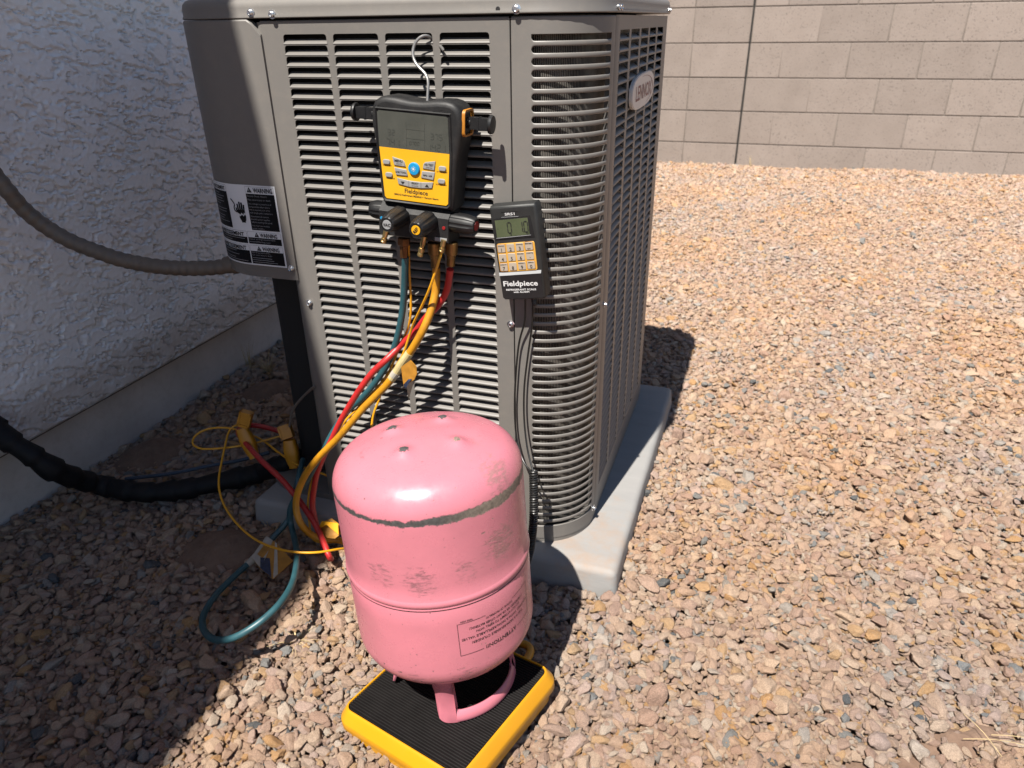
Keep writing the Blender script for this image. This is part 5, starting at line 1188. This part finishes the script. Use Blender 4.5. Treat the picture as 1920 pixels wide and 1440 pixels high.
# thermocouple leads and pipe clamps
mb = MB(); mb.tube(spline(P['lead_a'], .006), .0021, 8, M['lead']); tag(link('clamp_lead', mb.mesh('clamp_lead')), 'thin yellow lead hanging behind the red hose, looping to the right pipe clamp', 'cable', 'thin yellow clamp leads')
mb = MB(); mb.tube(spline(P['lead_b'], .006), .0021, 8, M['lead']); tag(link('clamp_lead', mb.mesh('clamp_lead')), 'thin yellow lead arching over the teal hose loop to the left pipe clamp', 'cable', 'thin yellow clamp leads')
def clamp(pts, label):
    a, m, b = [Vector(p_) for p_ in pts]; t = thing('pipe_clamp', label, 'clamp', b, None, 'yellow pipe clamps on the line set')
    def frame(p0, p1):
        d = (p1 - p0).normalized(); x = Vector((0.94, 0.34, 0)); x = (x - d * x.dot(d)).normalized(); y = d.cross(x); return d, x, y
    d, x, y = frame(a, m); L_ = (m - a).length
    def bx(o, x, y, d, w, t_, l0, l1, mat, mb):
        mb.add([o + x * sx * w + y * sy * t_ + d * l for l in (l0, l1) for sx, sy in ((-1, -1), (1, -1), (1, 1), (-1, 1))], [(0, 3, 2, 1), (4, 5, 6, 7), (0, 1, 5, 4), (1, 2, 6, 5), (2, 3, 7, 6), (3, 0, 4, 7)], mat)
    mb = MB(); w = .0125
    for sx in (-1, 1): bx(a + x * sx * (w - .0018), x, y, d, .0018, .009, 0, L_ * .78, M['clamp'], mb)
    bx(a, x, y, d, w, .009, 0, .005, M['clamp'], mb); bx(a + y * .004, x, y, d, w - .002, .003, .004, L_ * .72, M['clamp'], mb); bx(a, x, y, d, w, .009, L_ * .66, L_ * .80, M['clamp'], mb)
    for q in (-.006, -.002, .002, .006): bx(a + x * q - y * .002, x, y, d, .0007, .005, .004, L_ * .7, M['clamp'], mb)
    part('jaw', mb, t, True, False)
    d, x, y = frame(m, b); L_ = (b - m).length; mb = MB(); n = 16; rows = []
    for i in range(15):
        q = i / 14; ww = .0135 * (0.80 + 0.25 * math.sin(math.pi * min(1, q * 1.15))) * (1 if q < .9 else .85); tt = .0105 * (0.85 + .2 * math.sin(math.pi * q)); rid = .0007 if (i % 2 and i < 9) else 0
        for k in range(n):
            an = 2 * math.pi * k / n; c_, s_2 = math.cos(an), math.sin(an); e_ = lambda v: math.copysign(abs(v) ** .55, v); rows.append(m - d * .004 + d * (q * (L_ + .004)) + x * e_(c_) * (ww + rid) + y * e_(s_2) * (tt + rid))
    mb.add(rows, [(i * n + k, i * n + (k + 1) % n, (i + 1) * n + (k + 1) % n, (i + 1) * n + k) for i in range(14) for k in range(n)] + [tuple(range(n)), tuple(14 * n + k for k in range(n))], M['clamp'])
    part('grip', mb, t, True, True, 50)
clamp(P['clamp_a'], 'left yellow pipe clamp standing upright over the black insulated line')
clamp(P['clamp_b'], 'right yellow pipe clamp next to the cabinet recess')

# ------------------------------------------------------------------ scale handset, cable, coiled cord
ho = Vector(P['hand_o'][0])
hs = thing('scale_handset', 'dark grey handheld scale remote with number keys stuck on the corner panel', 'remote control', ho, (0, -0.12, 0))
ob = [(-.0335, .0655), (.0335, .0665), (.0360, .0625), (.0357, -.0710), (.0325, -.0748), (-.0300, -.0755), (-.0335, -.0720), (-.0352, .0615)]
part('body', prism(ob, 0.0, 0.024, 0.0042, 3, M['hand'], 'body'), hs)
part('lower_cover', prism([(-.0315, -.0360), (.0325, -.0338), (.0325, -.0710), (.0305, -.0722), (-.0290, -.0730), (-.0310, -.0712)], -.0008, 0.001, 0, 1, M['handdk'], 'lower_cover'), hs)
mb = MB(); mb.add([(-.0332, .0, -.0322), (.0330, .0, -.0300), (.0325, -.0016, -.0345), (-.0325, -.0016, -.0368), (.0318, .0005, -.0362), (-.0318, .0005, -.0385)], [(0, 1, 2, 3), (3, 2, 4, 5)], M['greycap']); part('ridge', mb, hs)
part('lcd_bezel', prism([(-.0310, .0480), (.0262, .0500), (.0290, .0190), (-.0310, .0170)], -.0006, .001, 0, 1, M['handdk'], 'lcd_bezel'), hs)
part('screen', prism([(-.0282, .0455), (.0214, .0470), (.0222, .0232), (-.0282, .0205)], -.0012, .001, 0, 1, M['lcdgreen'], 'screen'), hs)
mb = MB(); f = mfn(.0018)
mb.add([f(-.0290, .0203), f(.0240, .0228), f(.0240, .0221), f(-.0290, .0195)], [(0, 1, 2, 3)], M['greycap'])
seven(mb, '0', -.0098, .0268, .0055, .0150, f, M['ink'], .0013); seven(mb, '1', .0070, .0272, .0055, .0150, f, M['ink'], .0013); seven(mb, '0', .0152, .0272, .0055, .0150, f, M['ink'], .0013)
mb.add([f(.0136, .0268), f(.0146, .0268), f(.0146, .0278), f(.0136, .0278)], [(0, 1, 2, 3)], M['ink'])
put_text(mb, 'LB', .0030, -.0058, .0234, f, M['ink'], bold=.02); put_text(mb, 'OZ', .0028, .0192, .0244, f, M['ink'], bold=.02)
mb.add([f(-.0252, .0330), f(-.0240, .0336), f(-.0252, .0342)], [(0, 1, 2)], M['ink'])
put_text(mb, 'SRS1', .0052, -.0045, .0518, mfn(.0005), M['white'], bold=.02, width=.0150)
for v in (.0565, .0493): mb.box((-.0175, -.0006, v), (.0085, -.0003, v + .0005), M['ink'] if v > .05 else M['greycap'])
f = mfn(.0013)
put_text(mb, 'Fieldpiece', .0108, -.0012, -.0528, f, M['white'], bold=.025, width=.0540)
put_text(mb, 'REFRIGERANT SCALE', .0038, -.0014, -.0600, f, M['white'], bold=.03, width=.0470); put_text(mb, 'with ALARM', .0036, -.0014, -.0636, f, M['white'], bold=.03, width=.0250)
part('lettering', mb, hs, False, False)
part('keypad', prism([(u, v + .03 * u) for u, v in rrect(-.0307, .0277, -.0306, .0122, .003)], -.0009, 0.001, .0004, 1, M['keyyel'], 'keypad'), hs)
keys = [('1', 'ON/OFF'), ('2', ''), ('3', 'CHARGE'), ('', 'ENTER'), ('4', ''), ('5', ''), ('6', 'RECOVERY'), ('.', 'UNITS'), ('7', 'LIGHT'), ('8', ''), ('9', 'REPEAT'), ('0', 'ZERO')]
for i, (d, t) in enumerate(keys):
    cx = -.0236 + .0142 * (i % 4); cy = .0042 - .0140 * (i // 4) + .0007 * (i % 4)
    if d in ('1', '7', '0') or t == 'ENTER': part('key_outline', prism(rrect(cx - .0064, cx + .0064, cy - .0064, cy + .0064, .0014, 2), -.0013, .0, 0, 1, M['keyor'], 'key_outline'), hs)
    kb = part('key', prism(rrect(cx - .0058, cx + .0058, cy - .0058, cy + .0058, .0012, 2), -.0017, .0, .0003, 1, M['keytan'], 'key'), hs)
    mb = MB(); f = mfn(.0020)
    put_text(mb, d, .0074, cx, cy - (.0046 if d != '.' else .0030), f, M['ink'], bold=.012)
    if t == 'ENTER': put_text(mb, 'ENTER', .0027, cx, cy + .0030, f, M['ink'], width=.0100, bold=.03); put_text(mb, 'EXIT', .0025, cx, cy - .0045, f, M['ink'], bold=.02)
    elif t: put_text(mb, t, .0024, cx, cy + .0032, f, M['ink'], width=min(.0100, .0021 * len(t)), bold=.02)
    part('key_legend', mb, kb, False, False)
mb = MB(); mb.lathe([(.0045, 0), (.0045, .004), (.0032, .0045), (.0042, .006), (.0042, .008), (.003, .0085), (.0038, .010), (.0036, .013), (.0024, .015)], 12, M['black_cable'], (.012, .012, -.0745), (0, 0, -1)); part('strain_relief', mb, hs)
mb = MB(); mb.tube(spline(P['cordL'], .006), .0016, 8, M['black_cable']); mb.tube(spline(P['cordR'], .006), .0016, 8, M['black_cable'])
cpts = spline(P['coil'], .004); NT = 52; vs = []; m = NT * 14
Lc = [0.0]
for a, b in zip(cpts, cpts[1:]): Lc.append(Lc[-1] + (b - a).length)
for k in range(m + 1):
    s = Lc[-1] * k / m; j = 0
    while j < len(Lc) - 2 and Lc[j + 1] < s: j += 1
    p_ = cpts[j].lerp(cpts[j + 1], (s - Lc[j]) / max(1e-9, Lc[j + 1] - Lc[j])); d = (cpts[min(j + 2, len(cpts) - 1)] - cpts[max(0, j - 1)]).normalized(); x = Vector((1, 0, 0)); x = (x - d * x.dot(d)).normalized(); y = d.cross(x)
    a = 2 * math.pi * NT * k / m; vs.append(p_ + x * math.cos(a) * .0060 + y * math.sin(a) * .0060)
mb2 = MB(); mb2.tube(vs, .00185, 7, M['black_cable'])
cd = tag(link('coiled_cord', mb2.mesh('coiled_cord')), 'black coiled cord hanging beside the pink cylinder from the handset cable', 'cord')
part('straight_lead', mb, cd)

# ------------------------------------------------------------------ scale platform and pink cylinder
p0, ta, e1, e2 = [Vector(q) for q in P['jug']]; ta.normalize(); e1.normalize(); e2 = ta.cross(e1)
def fmat(x, y, z, o):
    m = Matrix((x, y, z)).transposed().to_4x4(); m.translation = o; return m
ca, sa = math.cos(math.radians(16.5)), math.sin(math.radians(16.5))
ax_a = e1 * ca - e2 * sa; ax_b = e1 * sa + e2 * ca
po = p0 - ta * 0.2 + ax_a * .0082 - ax_b * .0252
pl = thing('refrigerant_scale', 'flat yellow weighing platform with black ribbed mat lying on the gravel', 'scale', mat4=fmat(ax_a, ax_b, ta, po))
def rounded_stack(prof, mat, top=True):
    mb = MB(); n = None; vs = []
    for hwid, r, z in prof:
        q = rrect(-hwid, hwid, -hwid, hwid, r, 6); n = len(q); vs += [(u, v, z) for u, v in q]
    m = len(prof); mb.add(vs, [(i * n + k, i * n + (k + 1) % n, (i + 1) * n + (k + 1) % n, (i + 1) * n + k) for i in range(m - 1) for k in range(n)] + ([tuple(range(n))[::-1], tuple((m - 1) * n + k for k in range(n))] if top else []), mat); return mb
part('base', rounded_stack([(.108, .020, -.050), (.1095, .021, -.0305), (.1095, .021, -.0300), (.1150, .023, -.0292), (.1155, .0235, -.0282), (.1155, .0235, -.0170), (.1150, .023, -.0155), (.1078, .0170, -.0040), (.1062, .0156, -.0010), (.1046, .0141, .0002), (.1033, .0128, -.0001), (.1030, .0125, -.0012), (.1030, .0125, -.0062)], M['scaley']), pl, False, True, 28)
mb = MB(); NRB = 50; hw = .1022
for k in range(NRB):
    v0 = -hw + 2 * hw * k / NRB; pt = 2 * hw / NRB
    def ex(v):
        a = abs(v); r = .012
        return hw if a < hw - r else hw - r + math.sqrt(max(0, r * r - (a - hw + r) ** 2))
    q = [(v0, -.0031), (v0 + pt * .18, -.0009), (v0 + pt * .3, -.0004), (v0 + pt * .55, -.0004), (v0 + pt * .68, -.0009), (v0 + pt * .85, -.0031), (v0 + pt, -.0031)]
    vs = [(-ex(a), a, z) for a, z in q] + [(ex(a), a, z) for a, z in q]; n = len(q)
    mb.add(vs, [(i, i + 1, i + 1 + n, i + n) for i in range(n - 1)] + [tuple(range(n))[::-1], tuple(range(n, 2 * n))], M['mat'])
q = rrect(-.1029, .1029, -.1029, .1029, .0124, 6); mb.add([(u, v, -.0030) for u, v in q] + [(u, v, -.0062) for u, v in q], [tuple(range(len(q)))] + [(k, (k + 1) % len(q), (k + 1) % len(q) + len(q), k + len(q)) for k in range(len(q))], M['mat'])
part('ribbed_mat', mb, pl, False, True, 60)
for sx, sy in ((-1, -1), (1, -1), (1, 1), (-1, 1)):
    mb = MB(); mb.lathe([(.011, -.058), (.012, -.056), (.012, -.049)], 14, M['rubber'], (sx * .085, sy * .085, 0)); part('foot', mb, pl)

jug = thing('refrigerant_cylinder', 'pink scuffed refrigerant cylinder standing upside down on the yellow scale', 'gas cylinder', mat4=fmat(e1, e2, ta, p0))
R0 = .1205; prof = []
KR, PH_ = .042, math.radians(66); rj = R0 - KR + KR * math.cos(PH_); hj = KR * math.sin(PH_); RHO = rj / math.cos(PH_)
dome = [(R0 - KR + KR * math.cos(PH_ * k / 14), KR * math.sin(PH_ * k / 14)) for k in range(15)]
dome += [(max(.0006, rj * (1 - k / 20)), hj + math.sqrt(RHO ** 2 - (rj * (1 - k / 20)) ** 2) - RHO * math.sin(PH_)) for k in range(1, 21)]
prof += [(r_, -.080 - h) for r_, h in dome[::-1]]
prof += [(R0, -.05), (R0, -.01), (R0, .0185), (R0 - .0005, .0195), (R0 + .0006, .0205), (R0 + .0016, .0228), (R0 + .0019, .0248), (R0 + .0015, .0270), (R0 + .0006, .0290), (R0 + .0001, .0300), (R0, .05), (R0, .09), (R0, .12)]
prof += [(r_, .1400 + h) for r_, h in dome]
mb = MB(); mb.lathe(prof, 96, M['jug'])
for i, v in enumerate(mb.v):
    x, y, z = v
    if z > .165:
        b_ = 0.0
        for c in P['bumps']:
            d = math.hypot(x - c[0], y - c[1]); b_ += .0072 * math.exp(-(d / .0105) ** 2) - .0012 * math.exp(-(d / .026) ** 2)
        mb.v[i] = (x, y, z + b_)
part('tank', mb, jug, False, True, 50)
# carrying handles: two curved steel loops the cylinder now stands on
def handle(c0):
    mb = MB(); A0, A1 = -57.0, 57.0; legw = 17.0
    ths = sorted(set([A0 + k * (A1 - A0) / 58 for k in range(59)] + [A0 + legw - .01, A0 + legw + .01, A1 - legw - .01, A1 - legw + .01]))
    rows = []; R_ = .0845; bar = .0180
    for t in ths:
        u = math.radians(min(t - A0, A1 - t)) * R_                    # distance from the nearer end
        rc = .020; hb = -.1993 + (rc - math.sqrt(max(0, rc * rc - (rc - u) ** 2)) if u < rc else 0)
        lu = math.radians(legw) * R_
        if u <= lu: ht = -.112 if u > .002 else -.118
        else:
            ri = .006; q = u - lu; ht = -.1993 + bar + (ri - math.sqrt(max(0, ri * ri - (ri - q) ** 2)) if q < ri else 0)
        rows.append((t, hb, ht, u <= lu, u, lu))
    vs = []; NV = 7
    for t, hb, ht, leg, u_, lw_ in rows:
        a = math.radians(c0 + t)
        for j in range(NV):
            h = hb + (ht - hb) * j / (NV - 1); q = (h + .1993)
            rr = R_ + (.0035 * math.exp(-(q / .006) ** 2)) + (.0042 * math.sin(math.pi * min(1, q / bar)) if q < bar else 0) + (.0030 * math.sin(math.pi * max(0, min(1, u_ / lw_))) if leg and q >= bar else 0) + (max(0, h + .15) * .30 if leg else 0)
            vs.append((rr * math.cos(a), rr * math.sin(a), h))
    n = len(rows); mb.add(vs, [(i * NV + j, i * NV + j + 1, (i + 1) * NV + j + 1, (i + 1) * NV + j) for i in range(n - 1) for j in range(NV - 1)], M['pink'])
    o = part('handle', mb, jug, False, True, 60); md = o.modifiers.new('thick', 'SOLIDIFY'); md.thickness = .0032; md.offset = -1; md2 = o.modifiers.new('bev', 'BEVEL'); md2.width = .0009; md2.segments = 2; md2.limit_method = 'ANGLE'
handle(-25.0); handle(155.0)
mb = MB(); mb.lathe([(.011, -.135), (.011, -.150), (.008, -.152), (.008, -.168), (.013, -.170), (.013, -.184), (.006, -.186)], 16, M['brass']); part('valve', mb, jug)
mb = MB(); RT = R0 + .00035
def jf(u, s):                                                     # u: metres round the tank from -28.9 deg, growing towards the reader's right
    a = math.radians(-28.9) + u / R0; return (RT * math.cos(a), RT * math.sin(a), s)
def jtext(s, size, sm, width, bold=.01):
    vs, fs = text2d(s, size, 'CENTER', bold)
    k = width / (max(a for a, b in vs) - min(a for a, b in vs)); mb.add([jf(-a * k, sm - b) for a, b in vs], fs, M['ink'])
jtext('ATTENTION!!', .0078, -.0538, .0507, .015); jtext('THIS IS A NON-REUSABLE CYLINDER!', .0052, -.0395, .0862); jtext('EQUIPPED WITH A NON-REFILLABLE VALVE!', .0052, -.0318, .1106)
jtext('DO NOT ATTEMPT TO REFILL WITH', .0048, -.0245, .072); jtext('COMPRESSED AIR OR ANY OTHER MATERIAL!', .0048, -.0182, .0891); jtext('DISPOSE OF PROPERLY!!', .0042, -.0115, .043)
def jbar(u0, u1, s0, s1):
    k = max(1, int((u1 - u0) / .004)); us = [u0 + (u1 - u0) * i / k for i in range(k + 1)]
    mb.add([jf(u, s0) for u in us] + [jf(u, s1) for u in us], [(i, i + 1, i + 2 + k, i + 1 + k) for i in range(k)], M['ink'])
hwL = .0592
jbar(-hwL, -.0285, -.0575, -.0569); jbar(.0285, hwL, -.0575, -.0569); jbar(-hwL, -.022, -.0092, -.0087); jbar(.022, hwL, -.0092, -.0087); jbar(-hwL, -hwL + .0006, -.0575, -.0087); jbar(hwL - .0006, hwL, -.0575, -.0087)
vs, fs = text2d('9503-1054', .0036, 'CENTER', .01); mb.add([jf(-.0470 - a, -.0052 - b) for a, b in vs], fs, M['ink'])
part('lettering', mb, jug, False, False)
mb = MB(); mb.lathe([(R0 + .0004, .0160), (R0 + .0004, .0172)], 96, M['ink'], cap=False); part('seam_line', mb, jug)

# ------------------------------------------------------------------ pipes, conduit and wires on the left
mb = MB(); sp = spline(P['lineset'], .006); rs = []
for i in range(len(sp)):
    q = (i * .006) % .042 / .042; rs.append(.0205 * (1.0 + .24 * q - .10) * (1 + .12 * noise.noise(Vector((i * .11, 2, 5)))))
mb.tube(sp, rs, 18, M['insul']); ls = tag(link('insulated_pipe', mb.mesh('insulated_pipe', True, 50)), 'thick black taped refrigerant pipe curving from the wall across the gravel', 'pipe')
mb = MB(); sp = spline(P['conduit'], .004); tip = sp[-1]; WALLX = -1.137
sp = sp + spline([tip, tip + Vector((-.020, -.002, .030)), Vector(((tip.x + WALLX) / 2 - .012, tip.y - .006, tip.z + .075)), Vector((WALLX + .030, tip.y - .010, tip.z + .100)), Vector((WALLX - .01, tip.y - .012, tip.z + .108))], .004)[1:]
rs = [.0130 + (.0011 if (i // 2) % 2 else 0) for i in range(len(sp))]
mb.tube(sp, rs, 18, M['conduit']); cdt = tag(link('electrical_conduit', mb.mesh('electrical_conduit', True, 60)), 'grey brown flexible conduit swooping along the stucco wall to the cabinet', 'conduit')
mb = MB(); a = Vector(P['conduit'][0]); mb.lathe([(.017, -.002), (.018, 0), (.018, .010), (.0155, .011), (.0155, .022), (.0145, .024)], 12, M['conduit'], a + Vector((.004, .004, 0.002)), Vector(P['conduit'][1]) - a); part('connector', mb, cdt)
mb = MB(); mb.lathe([(.026, -.004), (.026, .004), (.020, .006), (.019, .022), (.015, .023)], 20, M['conduit'], (WALLX + .002, tip.y - .012, tip.z + .106), (1, 0, -.12)); part('wall_fitting', mb, cdt)
mb = MB(); mb.tube(spline(P['wire_a'], .008), .0030, 8, M['wire']); wr = tag(link('control_wire', mb.mesh('control_wire')), 'thin grey control wire running down the cabinet corner recess', 'wire')
mb = MB(); mb.tube(spline(P['wire_b'], .006), .0024, 8, M['wire']); part('lower_run', mb, wr)
mb = MB(); mb.tube(spline(P['blue'], .008), .0042, 8, M['bluewire']); tag(link('blue_cable', mb.mesh('blue_cable')), 'thin dull blue cable lying on the gravel behind the black pipe', 'cable')

# ------------------------------------------------------------------ dry grass and straw
def tuft(loc, n, h, spread, label, seed):
    r = random.Random(seed); mb = MB(); L0 = Vector(loc)
    for _ in range(n):
        a = r.uniform(0, 6.283); d = Vector((math.cos(a), math.sin(a), 0)); l = h * r.uniform(.5, 1.1); s = spread * r.uniform(.3, 1.2); w = r.uniform(.0007, .0013); side_ = Vector((-d.y, d.x, 0)); b0 = d * r.uniform(0, .012); vs = []
        for k in range(5):
            t = k / 4; p_ = b0 + d * (s * t * t + .2 * s * t) + Vector((0, 0, l * (t - .45 * t * t * (s / (h + 1e-6)) * .6))); vs += [p_ - side_ * w * (1 - t * .9), p_ + side_ * w * (1 - t * .9)]
        mb.add(vs, [(2 * k, 2 * k + 1, 2 * k + 3, 2 * k + 2) for k in range(4)], M['straw'])
    o = link('dry_grass', mb.mesh('dry_grass')); o.location = L0; tag(o, label, 'grass', 'dry grass tufts'); return o
G = P['grass']
tuft(G[0], 60, .075, .065, 'pale dry grass tuft on gravel in front of the cabinet post', 1)
tuft(G[1], 16, .085, .016, 'upright dry grass tuft growing against the white foundation', 2)
tuft((-.62, -.075, -.06), 34, .035, .05, 'flattened dry roots in the dirt beside the pad corner', 3)
tuft((0.13, 4.06, -.02), 14, .08, .02, 'small dry weed at the foot of the block wall', 4)
tuft((-0.16, 4.03, -.03), 12, .055, .03, 'tiny dry weed by the wall next to the cabinet', 6)
tuft((-0.415, -.30, -.05), 26, .02, .05, 'dry stems on the gravel below the teal hose', 5)
r = random.Random(5); mb = MB(); b = Vector(G[2])
for k in range(3):
    a = r.uniform(-.3, .3) if k < 2 else r.uniform(1.2, 2.2); l = r.uniform(.03, .085); p_ = b + Vector((r.uniform(-.02, .03), r.uniform(-.02, .02), .010)); mb.tube(spline([p_, p_ + Vector((math.cos(a) * l * .5, math.sin(a) * l * .5, .008)), p_ + Vector((math.cos(a) * l, math.sin(a) * l, .004))], .01), .0005, 5, M['straw'])
o = link('straw', mb.mesh('straw')); tag(o, 'dry straw stalks lying on the gravel beyond the yellow scale', 'straw')
bpy.context.view_layer.update()
